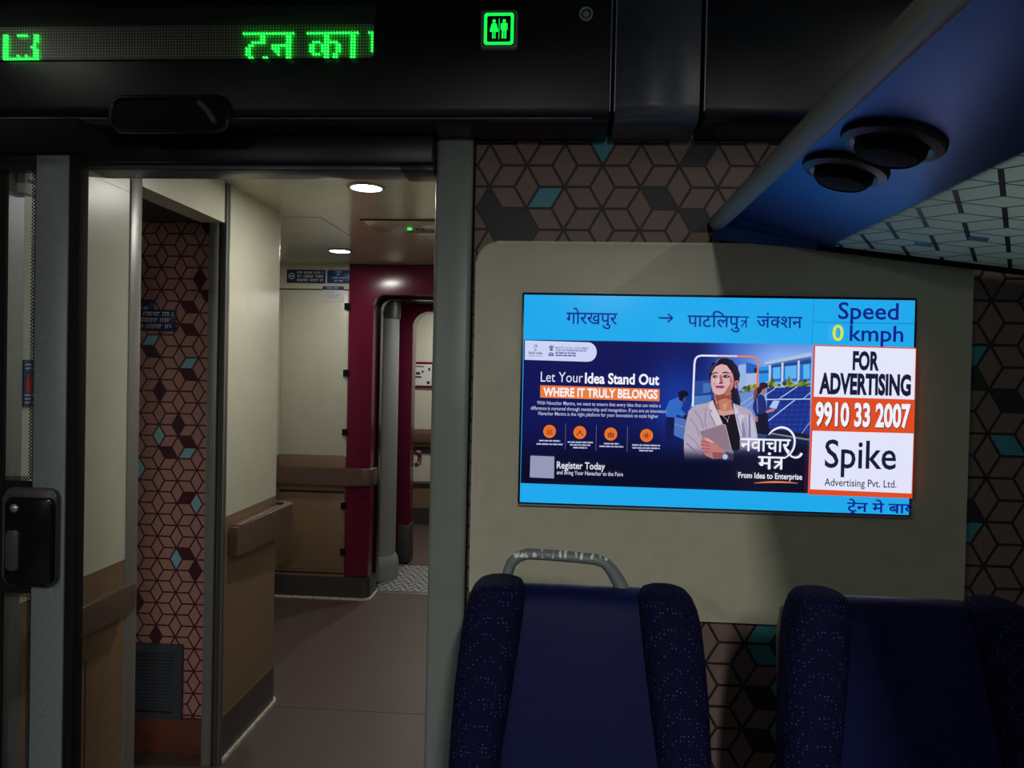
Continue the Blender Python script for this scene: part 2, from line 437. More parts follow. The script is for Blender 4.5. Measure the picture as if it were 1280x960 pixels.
# ceiling of the vestibule
mb = MB().box(-2.1, -.2, 2.06, 5.12, 2.18, 2.24, 'cream_ceiling')
mb.box(-2.0, -1.11, 3.397, 3.401, 2.1795, 2.2, 'seam').box(-1.112, -1.108, 3.40, 3.88, 2.1795, 2.2, 'seam')
mb.build('ceiling.001', smooth=0, kind='structure')
# far transverse wall
YF = 4.9
mb = MB().box(-2.05, -1.405, YF, 4.99, .93, 2.19, 'cream').box(-2.05, -1.405, YF, 4.99, .0, .9295, 'dado')
mb.box(-2.05, -1.405, YF-.0008, YF+.01, .160, .172, 'seam')
mb.build('wall_far', smooth=0, kind='structure')
def far_skirt(off): 
    x = -1.243 + off; y = YF - off; r = .04
    return [(-2.05, 4.99), (-2.05, y), (x-r, y)] + [(x-r + r*sin(a), y + r - r*cos(a)) for a in [k*pi/16 for k in range(1, 8)]] + [(x, y+r), (x, 5.09), (x-.1, 5.09), (x-.1, 4.99)]
MB().prism(far_skirt(.006), 'z', 0, .146, 'skirt').build('baseboard_far', kind='structure')
MB().prism(far_skirt(.018), 'z', 0, .012, 'sealant').build('trim_8', kind='structure')

# ------------------------------------------------------------------ overhead black fascia
PROF = [(1.84, 2.449), (1.84, 2.14), (1.8425, 2.125), (1.850, 2.112), (1.862, 2.104), (1.88, 2.101), (1.999, 2.10), (1.999, 2.449)]
PROF2 = [(1.84, 2.449), (1.84, 2.14), (1.8425, 2.125), (1.850, 2.112), (1.862, 2.104), (1.88, 2.101), (1.999, 2.10), (1.999, 2.449)]
fa = thing('overhead_panel', 'wide black overhead panel above the doorway holding the green display', 'panel', (-1.1, 1.92, 2.10))
mb = MB().prism(PROF2, 'x', -2.4, .092, 'black', .004)
mb.build('panel_body', fa)
mb = MB().box(-2.3, -1.14, 1.8375, 1.845, 2.106, 2.110, 'charcoal', .001).box(-.825, .05, 1.8385, 1.845, 2.106, 2.110, 'charcoal', .001)
mb.build('edge_bead', fa)
fb = thing('overhead_panel', 'narrow upright charcoal overhead panel between the two black ones', 'panel', (.2, 1.92, 2.10))
n = 10; x0, x1 = .104, .302
rings = []
for k in range(n+1):
    x = x0 + (x1-x0)*k/n; d = .022*(1-((k/n*2-1)**2)) - .002
    rings.append([(x, y - (d if y < 1.9 else 0), z) for y, z in PROF2])
MB().loft(rings, 'charcoal').build('panel_body', fb)
MB().prism(PROF2, 'x', .314, 1.43, 'black', .004).build('overhead_panel', label='black overhead panel at the far right above the luggage rack lip', cat='panel')

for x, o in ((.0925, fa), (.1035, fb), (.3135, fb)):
    MB().box(x-.0012, x+.0012, 1.8385, 1.85, 2.125, 2.449, 'pale_metal').build('edge_highlight', o, smooth=0)  # pale strips put in as the highlights along the panel edges
# pull recess
pr = thing('recessed_pull', 'black recessed pull handle at the bottom edge of the overhead panel, above the doorway', 'handle', (-.98, 1.83, 2.09))
path = rrect(-1.13, -.835, 2.075, 2.156, .03)
mb = MB(); pts = [(x, 1.8318, z) for x, z in path]; mb.tube(pts + [pts[0]], .007, 'black_gloss', 10); mb.build('rim', pr)
MB().prism(rrect(-1.124, -.84, 2.08, 2.15, .028), 'y', 1.829, 1.8395, 'black_matt', .003).build('cup', pr)
mb = MB().tube([(-.905, 1.825, 2.142), (-.88, 1.822, 2.12), (-.862, 1.822, 2.092)], .007, 'charcoal', 10); mb.build('lever', pr)

# LED text display
ld = thing('led_display', 'long green dot matrix display in the overhead panel, lit green text', 'display', (-1.1, 1.84, 2.25))
MB().prism(rrect(-2.0, -.475, 2.2505, 2.378, .01), 'y', 1.8345, 1.8398, 'display_glass', .001).build('housing', ld)
mb = MB(); mb.face([(x, 1.8341, z) for x, z in rrect(-1.995, -.478, 2.2525, 2.332, .006)], 'dots_off')
_o = mb.build('dot_matrix', ld, smooth=0, local=True); _o.location = -BASE[ld.name]
PT = .0072
def led(cols):
    return cols
dots = []
def D(x0, rows):
    for r, cs in rows.items():
        for c in cs: dots.append((x0 + c*PT, 2.310 - r*PT))
D(-.797, {0: list(range(18)) + list(range(22, 40)) + [43, 44],
          1: [6, 7, 15, 16, 28, 29, 37, 38], 2: [6, 7, 15, 16, 28, 29, 37, 38],
          3: [3, 4, 5, 6, 7, 15, 16, 24, 25, 26, 28, 29, 30, 31, 32, 37, 38],
          4: [2, 3, 10, 11, 12, 13, 14, 15, 16, 23, 24, 27, 28, 29, 32, 33, 37, 38],
          5: [1, 2, 10, 11, 12, 15, 16, 23, 24, 27, 28, 29, 32, 33, 37, 38, 44],
          6: [1, 2, 11, 12, 15, 16, 23, 24, 27, 28, 29, 32, 33, 37, 38],
          7: [1, 2, 12, 15, 16, 24, 25, 26, 28, 29, 31, 32, 37, 38],
          8: [2, 3, 7, 8, 15, 16, 28, 29, 31, 32, 37, 38]})
for _r in (1, 2, 3, 4, 6): dots.append((-.797 + 44*PT, 2.310 - _r*PT))
D(-1.409, {0: [0, 1, 5, 6, 7, 8, 11, 12], 1: [0, 1, 11, 12], 2: [0, 1, 11, 12], 3: [0, 1, 11], 4: [0, 1, 10, 11], 5: [0, 1, 11, 12], 6: [0, 1, 11, 12],
           7: [0, 1, 5, 8, 11, 12], 8: [0, 1, 2, 3, 4, 5, 6, 7, 8, 9, 10, 11, 12]})
for a, b, nm in ((-1.5, -1.2, 'digit'), (-.82, -.665, 'letter'), (-.66, -.50, 'letter'), (-.495, -.4835, 'dot'), (-.4835, -.477, 'letter')):
    mb = MB()
    for x, z in dots:
        if a < x < b: mb.prism([(x + .0019*cos(k*pi/4), z + .0019*sin(k*pi/4)) for k in range(8)], 'y', 1.829, 1.8335, 'dot_lit')
    mb.build('lit_' + nm, ld, smooth=0, label='bright green lit dots')

# toilet sign
ts = thing('toilet_sign', 'small square lit green toilet sign on the black overhead panel', 'sign', (-.173, 1.84, 2.267))
MB().prism(rrect(-.217, -.130, 2.270, 2.358, .006), 'y', 1.826, 1.8398, 'sign_frame', .003).build('frame', ts, label='grey square frame')
def ring_mesh(o_, i_, y, m):
    mb = MB(); n_ = len(o_)
    for k in range(n_): mb.face([(o_[k][0], y, o_[k][1]), (o_[(k+1) % n_][0], y, o_[(k+1) % n_][1]), (i_[(k+1) % n_][0], y, i_[(k+1) % n_][1]), (i_[k][0], y, i_[k][1])], m)
    return mb
MB().prism(rrect(-.211, -.136, 2.2745, 2.3525, .006), 'y', 1.8245, 1.8262, 'black_gloss').build('face_plate', ts)
ring_mesh(rrect(-.2095, -.1385, 2.2755, 2.3515, .007), rrect(-.202, -.146, 2.283, 2.344, .004), 1.8240, 'sign_green').build('border', ts, smooth=0, label='lit green square border')
def figure(cx, skirt):
    mb = MB(); zb, s = 2.2905, .046
    mb.face([(cx + .0042*cos(k*pi/6), 1.8238, zb + s*.9 + .0042*sin(k*pi/6)) for k in range(12)], 'sign_green')
    if skirt:
        L_ = [(.0035, .80), (.0062, .74), (.0095, .46), (.0078, .44), (.0058, .62), (.0092, .34), (.0040, .34), (.0040, 0), (.0008, 0), (.0008, .34)]
    else:
        L_ = [(.0052, .80), (.0082, .77), (.0085, .44), (.0065, .44), (.0058, .70), (.0056, .40), (.0056, 0), (.0008, 0), (.0008, .38)]
    pts = [(cx+a, zb+b*s) for a, b in L_]; pts2 = [(cx-a, zb+b*s) for a, b in L_[::-1]]
    allp = pts + pts2
    for tri in tessellate_polygon([[Vector((x, z, 0)) for x, z in allp]]):
        mb.face([(allp[i][0], 1.8238, allp[i][1]) for i in tri], 'sign_green')
    return mb
figure(-.1855, True).build('woman_figure', ts, smooth=0); figure(-.1615, False).build('man_figure', ts, smooth=0)
mb = MB(); mb.face([(x, 1.8238, z) for x, z in ((-.1742, 2.289), (-.1726, 2.289), (-.1726, 2.338), (-.1742, 2.338))], 'sign_green'); mb.build('divider', ts, smooth=0)
# lock
lk = thing('panel_lock', 'round metal key lock on the black overhead panel', 'lock', (.031, 1.84, 2.337))
MB().lathe([(.0165, .004), (.0165, -.002), (.0145, -.004), (.0115, -.003), (.0115, .002)], (.031, 1.838, 2.353), 'pale_metal', 28, 'y').build('ring', lk)
MB().lathe([(.008, .004), (.008, -.001), (.006, -.0025), (.0005, -.0025)], (.031, 1.838, 2.353), 'pale_metal', 20, 'y').build('barrel', lk)

# ------------------------------------------------------------------ sliding glass door (open, at left)
dr = thing('door_1', None, None, (-1.5, 1.62, 0.02), kind='structure')
MB().box(-1.168, -1.092, 1.616, 1.642, .02, 1.962, 'stile', .004).box(-1.9, -1.168, 1.616, 1.642, 1.921, 1.962, 'black').box(-1.9, -1.168, 1.616, 1.642, .02, .12, 'stile').build('door_frame', dr)
MB().box(-1.092, -1.070, 1.618, 1.655, .02, 1.96, 'black_matt', .003).build('rubber_seal', dr)
MB().box(-1.89, -1.169, 1.629, 1.633, .12, 1.921, 'glass').build('glass_pane', dr, smooth=0)
mb = MB(); yy = 1.6275
for a in ((-1.184, -1.169, 1.238, 1.921), (-1.184, -1.169, .12, .984), (-1.238, -1.184, 1.236, 1.246), (-1.238, -1.184, .976, .986)):
    mb.face([(a[0], yy, a[2]), (a[1], yy, a[2]), (a[1], yy, a[3]), (a[0], yy, a[3])], 'frit')
mb.build('dotted_border', dr, smooth=0)
mb = MB().box(-1.272, -1.238, 1.620, 1.6285, .12, 1.921, 'black_matt').box(-1.238, -1.168, 1.622, 1.6285, .986, 1.236, 'black_matt').box(-1.172, -1.168, 1.622, 1.6285, .12, 1.921, 'black_matt'); mb.build('black_band', dr, smooth=0)
lc = MB().prism(rrect(-1.224, -1.100, 1.008, 1.224, .02), 'y', 1.602, 1.619, 'skirt', .006).build('lock_surround', dr)
MB().prism(rrect(-1.208, -1.102, 1.015, 1.205, .013), 'y', 1.588, 1.605, 'black_gloss', .005).build('lock_case', lc)
MB().prism(rrect(-1.203, -1.175, 1.046, 1.134, .008), 'y', 1.584, 1.592, 'skirt', .003).build('finger_grip', lc)
MB().lathe([(.009, .006), (.009, -.003), (.006, -.006), (.0005, -.007)], (-1.186, 1.588, 1.182), 'steel', 20, 'y').build('lock_button', lc)

# things on the wall behind the glass
sb = thing('switch_box', 'small white box behind the door glass at the far left', 'box', (-1.262, 1.711, 1.886))
MB().box(-1.2655, -1.245, 1.688, 1.735, 1.888, 1.942, 'white', .003).build('box_body', sb)
for k, (a, b) in enumerate(((.008, .014), (.017, .023), (.026, .033))): MB().box(-1.2455, -1.2443, 1.688+a, 1.688+b, 1.914, 1.922, 'ink').build('printed_mark', sb, smooth=0)
sk = thing('hand_warning_sticker', 'blue sticker with red hand symbol behind the door glass', 'sticker', (-1.268, 1.739, 1.394))
MB().box(-1.2695, -1.2655 if False else -1.2650, 1.720, 1.758, 1.394, 1.505, 'sign_blue').build('backing', sk)
mb = MB(); xk = -1.2645
mb.face([(xk, 1.739 + .013*cos(k*pi/8), 1.442 + .017*sin(k*pi/8)) for k in range(16)], 'red')
for k in range(4):
    ya = 1.728 + k*.0056; zt = 1.468 + (.004 if 0 < k < 3 else 0)
    mb.face([(xk+.0002, ya, 1.45), (xk+.0002, ya+.004, 1.45), (xk+.0002, ya+.004, zt), (xk+.0002, ya, zt)], 'red')
mb.build('red_hand', sk, smooth=0, label='red raised hand symbol')
for z in (1.492, 1.483, 1.420, 1.411, 1.402):
    mb = MB(); random.seed(int(z*1000)); y = 1.724
    while y < 1.75:
        d = random.uniform(.003, .006); mb.face([(xk, y, z), (xk, y+d, z), (xk, y+d, z+.004), (xk, y, z+.004)], 'sign_ink'); y += d+.002
    mb.build('printed_line', sk, smooth=0)

# ------------------------------------------------------------------ cream surround and television
MB().prism(rrect(-.235, 1.002, .878, 1.838, .055, 8, (1, 1, 1, 1)), 'y', 1.972, 1.9995, 'cream_panel', .008, 3).build('screen_surround', label='large cream moulded wall panel with rounded corners around the television', cat='panel')
TX0, TX1, TZ0, TZ1, TY = -.107, .858, 1.169, 1.6995, 1.960
tv = thing('television', 'wide flat television showing route, advertisement and speed, set in cream panel', 'television', (.375, 1.96, TZ0-.006))
MB().prism(rrect(TX0-.005, TX1+.005, TZ0-.004, TZ1+.006, .004), 'y', TY+.0005, 1.9715, 'bezel', .001).build('bezel', tv)
MB().box(TX0-.004, TX1+.004, TY-.004, TY+.001, TZ0-.0085, TZ0-.004, 'jamb', .001).build('lower_lip', tv)

# layout sheet of the displayed picture: a 1280 wide survey grid over the screen, corners as below
QC = ((655, 369), (1144, 375.5), (1136, 643), (650, 628))   # tl, tr, br, bl
def sheet(x, y):
    # inverse bilinear by newton
    a, b = .5, .5
    (x1, y1), (x2, y2), (x3, y3), (x4, y4) = QC
    for _ in range(6):
        X = (1-a)*(1-b)*x1 + a*(1-b)*x2 + a*b*x3 + (1-a)*b*x4
        Y = (1-a)*(1-b)*y1 + a*(1-b)*y2 + a*b*y3 + (1-a)*b*y4
        xa = (1-b)*(x2-x1) + b*(x3-x4); ya = (1-b)*(y2-y1) + b*(y3-y4)
        xb = (1-a)*(x4-x1) + a*(x3-x2); yb = (1-a)*(y4-y1) + a*(y3-y2)
        d = xa*yb - xb*ya
        a += ((x-X)*yb - (y-Y)*xb)/d; b += ((y-Y)*xa - (x-X)*ya)/d
    # perspective of the survey: right side slightly nearer
    return TX0 + a*(TX1-TX0), TZ1 - b*(TZ1-TZ0)

class Pic:
    def __init__(s): s.v = []; s.f = []; s.c = []; s.k = 0
    def tri(s, pts, cols):
        i = len(s.v); d = TY - .0004 - s.k*.00004
        for p in pts: s.v.append((p[0], d, p[1]))
        s.f.append(tuple(range(i, i+len(pts)))); s.c += [(*lin(c), 1) for c in cols]
    def world(s, pts, col):
        """pts already in screen metres"""
        s.k += 1
        pts = clip_rect(pts, (TX0, TX1, TZ0, TZ1))
        if len(pts) < 3: return
        for t in tessellate_polygon([[Vector((x, z, 0)) for x, z in pts]]):
            s.tri([pts[i] for i in t], [col]*3)
    def poly(s, pts, col):
        s.world([sheet(*p) for p in pts], col)
    def shade(s, pts, fn, step=4):
        """polygon cut in sheet rows and columns, colour from fn(x, y)"""
        s.k += 1
        x0, x1 = min(p[0] for p in pts), max(p[0] for p in pts); y0, y1 = min(p[1] for p in pts), max(p[1] for p in pts)
        y = y0
        while y < y1:
            row = clip(clip(pts, 0, -1, -y), 0, 1, y+step)
            x = x0
            while x < x1 and len(row) >= 3:
                q = clip(clip(row, -1, 0, -x), 1, 0, x+step)
                if len(q) >= 3: s.tri([sheet(*p) for p in q], [fn(*p) for p in q])
                x += step
            y += step
    def line(s, pts, wd, col):
        for (xa, ya), (xb, yb) in zip(pts, pts[1:]):
            L_ = math.hypot(xb-xa, yb-ya) or 1; nx, ny = -(yb-ya)/L_*wd/2, (xb-xa)/L_*wd/2
            s.poly([(xa+nx, ya+ny), (xb+nx, yb+ny), (xb-nx, yb-ny), (xa-nx, ya-ny)], col); s.k -= 1
        s.k += 1
    def disc(s, x, y, r, col, ry=None, n=20):
        s.poly([(x + r*cos(2*pi*k/n), y + (ry or r)*sin(2*pi*k/n)) for k in range(n)], col)
    def text(s, body, x0, x1, yt, yb, col, bold=0, ref=.69, tris=None):
        T = tris or text_tris(body, bold)
        xs = [p[0] for t in T for p in t]; mn, mx = min(xs), max(xs); xm = (x0+x1)/2; ym = (yt+yb)/2
        ua, ub = sheet(x0, ym)[0], sheet(x1, ym)[0]; va, vb = sheet(xm, yt)[1], sheet(xm, yb)[1]
        s.k += 1
        for t in T:
            pts = [(ua + (p[0]-mn)/(mx-mn)*(ub-ua), vb + p[1]/ref*(va-vb)) for p in t]
            pts = clip_rect(pts, (TX0, TX1-.001, TZ0, TZ1))
            if len(pts) >= 3: s.tri(pts, [col]*len(pts))

_tc = {}
def text_tris(body, bold=0):
    key = (body, bold)
    if key in _tc: return _tc[key]
    cu = bpy.data.curves.new('lettering', 'FONT'); cu.body = body; cu.resolution_u = 3; cu.offset = bold
    ob = bpy.data.objects.new('lettering', cu); C.objects.link(ob)
    bpy.context.view_layer.update()
    ev = ob.evaluated_get(bpy.context.evaluated_depsgraph_get()); me = ev.to_mesh()
    me.calc_loop_triangles()
    T = [[(me.vertices[i].co.x, me.vertices[i].co.y) for i in lt.vertices] for lt in me.loop_triangles]
    ev.to_mesh_clear(); bpy.data.objects.remove(ob); bpy.data.curves.remove(cu)
    _tc[key] = T
    return T
def shift(T, dx): return [[(x+dx, y) for x, y in t] for t in T]
def span(T): xs = [p[0] for t in T for p in t]; return min(xs), max(xs)
def strokes(lines, wd):
    T = []
    for pts in lines:
        for (xa, ya), (xb, yb) in zip(pts, pts[1:]):
            L_ = math.hypot(xb-xa, yb-ya) or 1; dx, dy = (xb-xa)/L_*wd/2, (yb-ya)/L_*wd/2
            a, b, c, d = (xa-dx*.6-dy, ya-dy*.6+dx), (xb+dx*.6-dy, yb+dy*.6+dx), (xb+dx*.6+dy, yb+dy*.6-dx), (xa-dx*.6+dy, ya-dy*.6-dx)
            T += [[a, b, c], [a, c, d]]
    return T
def tra(x, b=0):     # the joined letter tra
    wd = .066 + 2*b
    return strokes([[(x, .59), (x+.50, .59)], [(x+.37, .59), (x+.37, .02)], [(x+.36, .36), (x+.10, .37)], [(x+.36, .36), (x+.10, .06)]], wd)
def join(*parts):
    T = []; x = 0
    for p in parts:
        if p == 'TRA': T += tra(x); x += .50; continue
        if p == ' ': x += .34; continue
        half = p.startswith('½')
        t = text_tris(p[1:] if half else p, .008)
        if half: t = [[tuple(q) for q in c] for c in (clip(tr, 1, 0, .56) for tr in t) if len(c) >= 3]
        T += shift(t, x); x += (.56 if half else span(t)[1] if not p.endswith('ि') else span(t)[1]-.43)
    return T

P = Pic()
SKY = (30, 168, 236); NAVY = (14, 24, 110)
P.poly([(655, 369), (1144, 375.5), (1136, 643), (650, 628)], SKY)
P.poly([(1020.5, 374), (1021, 374), (1018, 431), (1017.5, 431)], (16, 110, 190))
P.poly([(1020, 402.3), (1143, 404), (1143, 404.8), (1020, 403)], (16, 110, 190))
# advertisement ground
def mixc(a, b, t): t = max(0, min(1, t)); return tuple(a[k] + (b[k]-a[k])*t for k in range(3))
def sm(a, b, x): t = max(0, min(1, (x-a)/(b-a))); return t*t*(3-2*t)
def ground(x, y):
    c = mixc((16, 20, 84), (7, 9, 34), sm(520, 600, y))
    c = mixc(c, (24, 62, 165), .85*math.exp(-(((x-852)/38)**2 + ((y-500)/48)**2)))
    k = sm(868, 925, x)*(1-sm(520, 560, y))
    c = mixc(c, mixc((52, 92, 190), (138, 182, 244), sm(900, 985, x)*(.55+.45*sm(428, 450, y))), k)
    return mixc(c, (8, 10, 38), sm(560, 596, y))
AD = [(655, 425), (1019, 430.5), (1013, 616.2), (651, 604.2)]
P.shade(AD, ground, 6)
Z1 = lambda pts: [(860+x/8, 435+y/8) for x, y in pts]
Z2 = lambda pts: [(820+x/6.4, 480+y/6.4) for x, y in pts]
# buildings
P.poly(Z1([(100, 330), (240, 320), (240, 460), (100, 470)]), (40, 74, 150))
P.poly(Z1([(180, 350), (260, 350), (260, 440), (185, 450)]), (70, 110, 180))
P.poly(Z1([(536, 170), (615, 158), (615, 420), (536, 420)]), (150, 178, 226))
P.poly(Z1([(612, 142), (720, 170), (720, 255), (612, 255)]), (34, 92, 186))
P.poly(Z1([(612, 255), (720, 250), (720, 400), (612, 420)]), (162, 184, 226))
P.poly(Z1([(690, 200), (745, 195), (745, 245), (690, 245)]), (22, 34, 80))
P.poly(Z1([(742, 188), (838, 180), (838, 330), (742, 350)]), (36, 146, 226))
P.poly(Z1([(742, 225), (838, 218), (838, 250), (742, 256)]), (18, 86, 168))
P.poly(Z1([(838, 165), (1258, 88), (1250, 330), (838, 340)]), (40, 110, 196))
for a, b in ((880, 950), (1000, 1110), (1180, 1240)): P.poly(Z1([(a, 195-(a-880)*.1), (b, 195-(b-880)*.1), (b, 300), (a, 310)]), (90, 178, 240))
P.poly(Z1([(838, 180), (1258, 110), (1258, 150), (838, 200)]), (42, 66, 130))
for x in (838, 962, 1122): P.poly(Z1([(x, 160-(x-838)*.12), (x+22, 158-(x-838)*.12), (x+18, 335), (x-2, 335)]), (190, 206, 236))
P.poly(Z1([(795, 138), (1258, 42), (1258, 82), (795, 168)]), (176, 190, 220)); P.poly(Z1([(800, 168), (1258, 82), (1258, 92), (800, 176)]), (84, 104, 160))
random.seed(4)
for cx, cy, r in ((865, 350, 52), (1030, 355, 58), (1160, 350, 52), (1225, 360, 30), (640, 400, 44), (585, 410, 36), (690, 390, 40), (930, 365, 30), (1095, 370, 36)):
    for k in range(9):
        a = random.random()*6.28; q = random.random()**.5*r*.8
        P.disc(860+(cx+q*cos(a))/8, 435+(cy+q*sin(a)*.8)/8, r*.40/8, random.choice([(128, 142, 44), (92, 112, 40), (46, 66, 44), (166, 160, 62)]), n=9)
P.poly(Z1([(865, 395), (845, 340), (862, 262), (880, 340)]), (88, 100, 44)); P.poly(Z1([(1030, 380), (1015, 340), (1035, 262), (1052, 340)]), (104, 112, 44))
# solar panels
P.poly(Z1([(80, 480), (262, 468), (262, 620), (30, 700), (60, 560)]), (74, 118, 190))
P.poly(Z1([(540, 452), (700, 438), (700, 660), (560, 640)]), (104, 138, 204))
P.line(Z1([(560, 560), (690, 470)]), 1.0, (160, 186, 230)); P.line(Z1([(560, 620), (700, 520)]), .8, (150, 176, 226))
P.poly(Z1([(815, 402), (1246, 380), (1238, 860), (815, 860)]), (24, 44, 134))
for k in range(9): P.line(Z1([(820, 430+k*47), (1240, 412+k*50)]), .35, (58, 88, 178))
for k in range(8): P.line(Z1([(830+k*60, 830), (930+k*60, 390)]), .3, (52, 80, 170))
P.line(Z1([(800, 512), (1244, 506)]), 1.3, (176, 200, 240)); P.line(Z1([(815, 735), (1095, 512)]), 1.5, (150, 180, 232)); P.line(Z1([(935, 505), (1112, 384)]), 1.2, (160, 188, 236))
P.line(Z1([(800, 470), (895, 402)]), 1.1, (150, 180, 232)); P.line(Z1([(1150, 860), (1240, 735)]), 1.1, (120, 150, 214)); P.line(Z1([(1175, 500), (1246, 440)]), 1.1, (150, 180, 232))
P.poly(Z2([(905, 350), (1245, 400), (1235, 445), (930, 410)]), (22, 26, 50)); P.line(Z2([(930, 390), (1240, 442)]), 1.8, (128, 132, 150))
P.shade(Z2([(905, 410), (1236, 450), (1232, 560), (905, 560)]), lambda x, y: mixc((22, 30, 72), (9, 12, 44), sm(548, 565, y)), 5)
# distant worker at left
P.poly(Z2([(165, 262), (262, 280), (252, 445), (160, 405)]), (78, 112, 186)); P.line(Z2([(170, 320), (255, 345)]), .8, (120, 150, 214))
P.poly(Z2([(105, 262), (172, 258), (165, 420), (150, 470), (112, 485), (95, 330)]), (18, 26, 78))
P.poly(Z2([(128, 135), (200, 105), (240, 150), (222, 200), (262, 240), (255, 270), (190, 240), (178, 266), (104, 262), (98, 205)]), (52, 104, 196))
P.poly(Z2([(205, 120), (255, 100), (262, 130), (240, 145), (222, 140)]), (90, 66, 84))
P.poly(Z2([(200, 62), (240, 50), (275, 62), (286, 92), (262, 98), (245, 110), (232, 140), (206, 122)]), (18, 20, 46))
P.poly(Z2([(240, 252), (272, 240), (280, 262), (258, 282), (244, 274)]), (30, 30, 60))
# white to orange frame
fr = [(869.6, 508), (870.6, 480), (871.6, 455), (872.5, 449.5), (875, 446), (880, 444.6), (900, 444.9), (925, 445.3), (942, 445.7), (947, 447), (950, 450), (950.8, 456), (950.2, 470), (949.4, 486)]
for k, (a, b) in enumerate(zip(fr, fr[1:])):
    P.line([a, b], 2.3, mixc((226, 230, 252), (226, 120, 70), sm(898, 940, (a[0]+b[0])/2)))
# woman at the right
P.poly(Z1([(700, 640), (815, 625), (835, 800), (835, 870), (700, 850)]), (15, 17, 46))
P.poly(Z1([(742, 350), (780, 340), (818, 350), (826, 392), (800, 402), (770, 420), (748, 450), (718, 480), (700, 515), (684, 508), (682, 450), (700, 400), (735, 388)]), (44, 20, 36))
P.poly(Z1([(700, 400), (720, 398), (712, 470), (694, 512), (680, 512), (682, 440)]), (128, 66, 62))
P.poly(Z1([(765, 412), (806, 404), (806, 440), (796, 462), (776, 468), (760, 450)]), (172, 112, 112))
P.poly(Z1([(702, 490), (752, 458), (782, 474), (806, 540), (815, 640), (700, 668), (672, 600), (680, 540)]), (28, 42, 112))
P.poly(Z1([(800, 628), (860, 600), (890, 606), (886, 628), (808, 648)]), (186, 122, 118)); P.poly(Z1([(836, 590), (878, 522), (940, 524), (906, 606)]), (172, 198, 236))
P.poly(Z1([(694, 672), (724, 682), (722, 735), (704, 735)]), (168, 106, 108)); P.line(Z1([(715, 500), (722, 640)]), .9, (120, 140, 200))
# main woman
P.poly(Z1([(270, 150), (400, 108), (520, 180), (530, 330), (500, 420), (420, 480), (300, 470), (256, 330), (250, 240)]), (26, 20, 42))
P.poly(Z2([(470, 128), (640, 140), (712, 260), (700, 430), (560, 440), (440, 300), (440, 170)]), (58, 40, 56))
HAIR = (26, 20, 42); HAIR2 = (46, 36, 62); SK = (214, 170, 176); SK2 = (176, 104, 92); SK3 = (146, 74, 66)
P.poly(Z1([(470, 150), (520, 190), (546, 262), (540, 330), (516, 400), (534, 450), (552, 520), (545, 590), (500, 560), (455, 510), (450, 300)]), HAIR)
P.line(Z1([(500, 420), (530, 500), (538, 570)]), .9, HAIR2); P.line(Z1([(520, 440), (546, 520)]), .6, (60, 44, 66))
P.poly(Z1([(285, 455), (330, 485), (455, 440), (462, 560), (492, 650), (470, 690), (345, 670), (308, 580)]), (188, 120, 100))
P.poly(Z1([(300, 470), (345, 486), (440, 470), (462, 440), (460, 520), (400, 500), (340, 520), (315, 540)]), SK3)
P.poly(Z1([(370, 560), (420, 540), (410, 610), (380, 620)]), (206, 146, 124)); P.poly(Z1([(300, 560), (335, 545), (352, 640), (330, 640)]), (150, 88, 78))
P.poly(Z1([(322, 612), (400, 630), (480, 610), (492, 650), (478, 690), (345, 680)]), (206, 152, 146))
P.poly(Z1([(496, 322), (528, 318), (534, 350), (518, 395), (498, 408), (488, 380)]), (184, 120, 124)); P.poly(Z1([(505, 340), (522, 340), (514, 380), (503, 380)]), (140, 78, 84))
P.poly(Z1([(360, 160), (300, 180), (268, 235), (254, 310), (260, 380), (278, 440), (310, 472), (350, 482), (405, 478), (450, 440), (478, 385), (490, 320), (474, 240), (430, 180)]), SK)
P.poly(Z1([(440, 280), (478, 250), (490, 320), (478, 385), (450, 440), (405, 478), (350, 482), (330, 474), (390, 448), (420, 400), (450, 360)]), SK2)
P.poly(Z1([(452, 230), (474, 240), (488, 300), (468, 330), (450, 290)]), (196, 140, 140)); P.poly(Z1([(458, 345), (482, 330), (474, 385), (452, 420)]), (202, 132, 118))
P.poly(Z1([(300, 462), (350, 470), (400, 462), (405, 478), (350, 484), (310, 474)]), SK3)
P.poly(Z1([(262, 262), (290, 240), (326, 244), (326, 254), (292, 252), (266, 272)]), (52, 26, 44))           # brows
P.poly(Z1([(370, 244), (404, 236), (436, 246), (448, 262), (432, 256), (402, 250), (372, 256)]), (48, 24, 42))
P.poly(Z1([(270, 282), (290, 268), (318, 276), (324, 292), (300, 302), (276, 298)]), (120, 72, 88)); P.poly(Z1([(282, 282), (296, 272), (312, 280), (308, 294), (288, 296)]), (44, 26, 46)); P.poly(Z1([(298, 278), (310, 280), (308, 290), (300, 292)]), (200, 186, 206))
P.poly(Z1([(372, 282), (394, 264), (426, 268), (448, 288), (424, 300), (386, 300)]), (126, 76, 90)); P.poly(Z1([(384, 282), (402, 270), (424, 276), (442, 288), (420, 294), (392, 294)]), (50, 28, 48)); P.poly(Z1([(412, 276), (424, 278), (420, 288), (410, 288)]), (206, 190, 208))
P.poly(Z1([(352, 262), (368, 280), (372, 330), (386, 350), (366, 356), (340, 358), (346, 330), (340, 290)]), (164, 100, 106)); P.poly(Z1([(340, 340), (366, 344), (376, 352), (352, 360), (336, 354)]), (96, 46, 58)); P.poly(Z1([(318, 300), (338, 290), (342, 335), (330, 348), (312, 344)]), (228, 188, 192))
P.poly(Z1([(296, 384), (322, 374), (344, 378), (368, 372), (398, 388), (370, 402), (334, 406), (310, 398)]), (150, 74, 92)); P.line(Z1([(300, 386), (340, 389), (394, 388)]), .7, (92, 38, 56)); P.poly(Z1([(318, 396), (336, 396), (352, 398), (336, 405)]), (212, 150, 164))
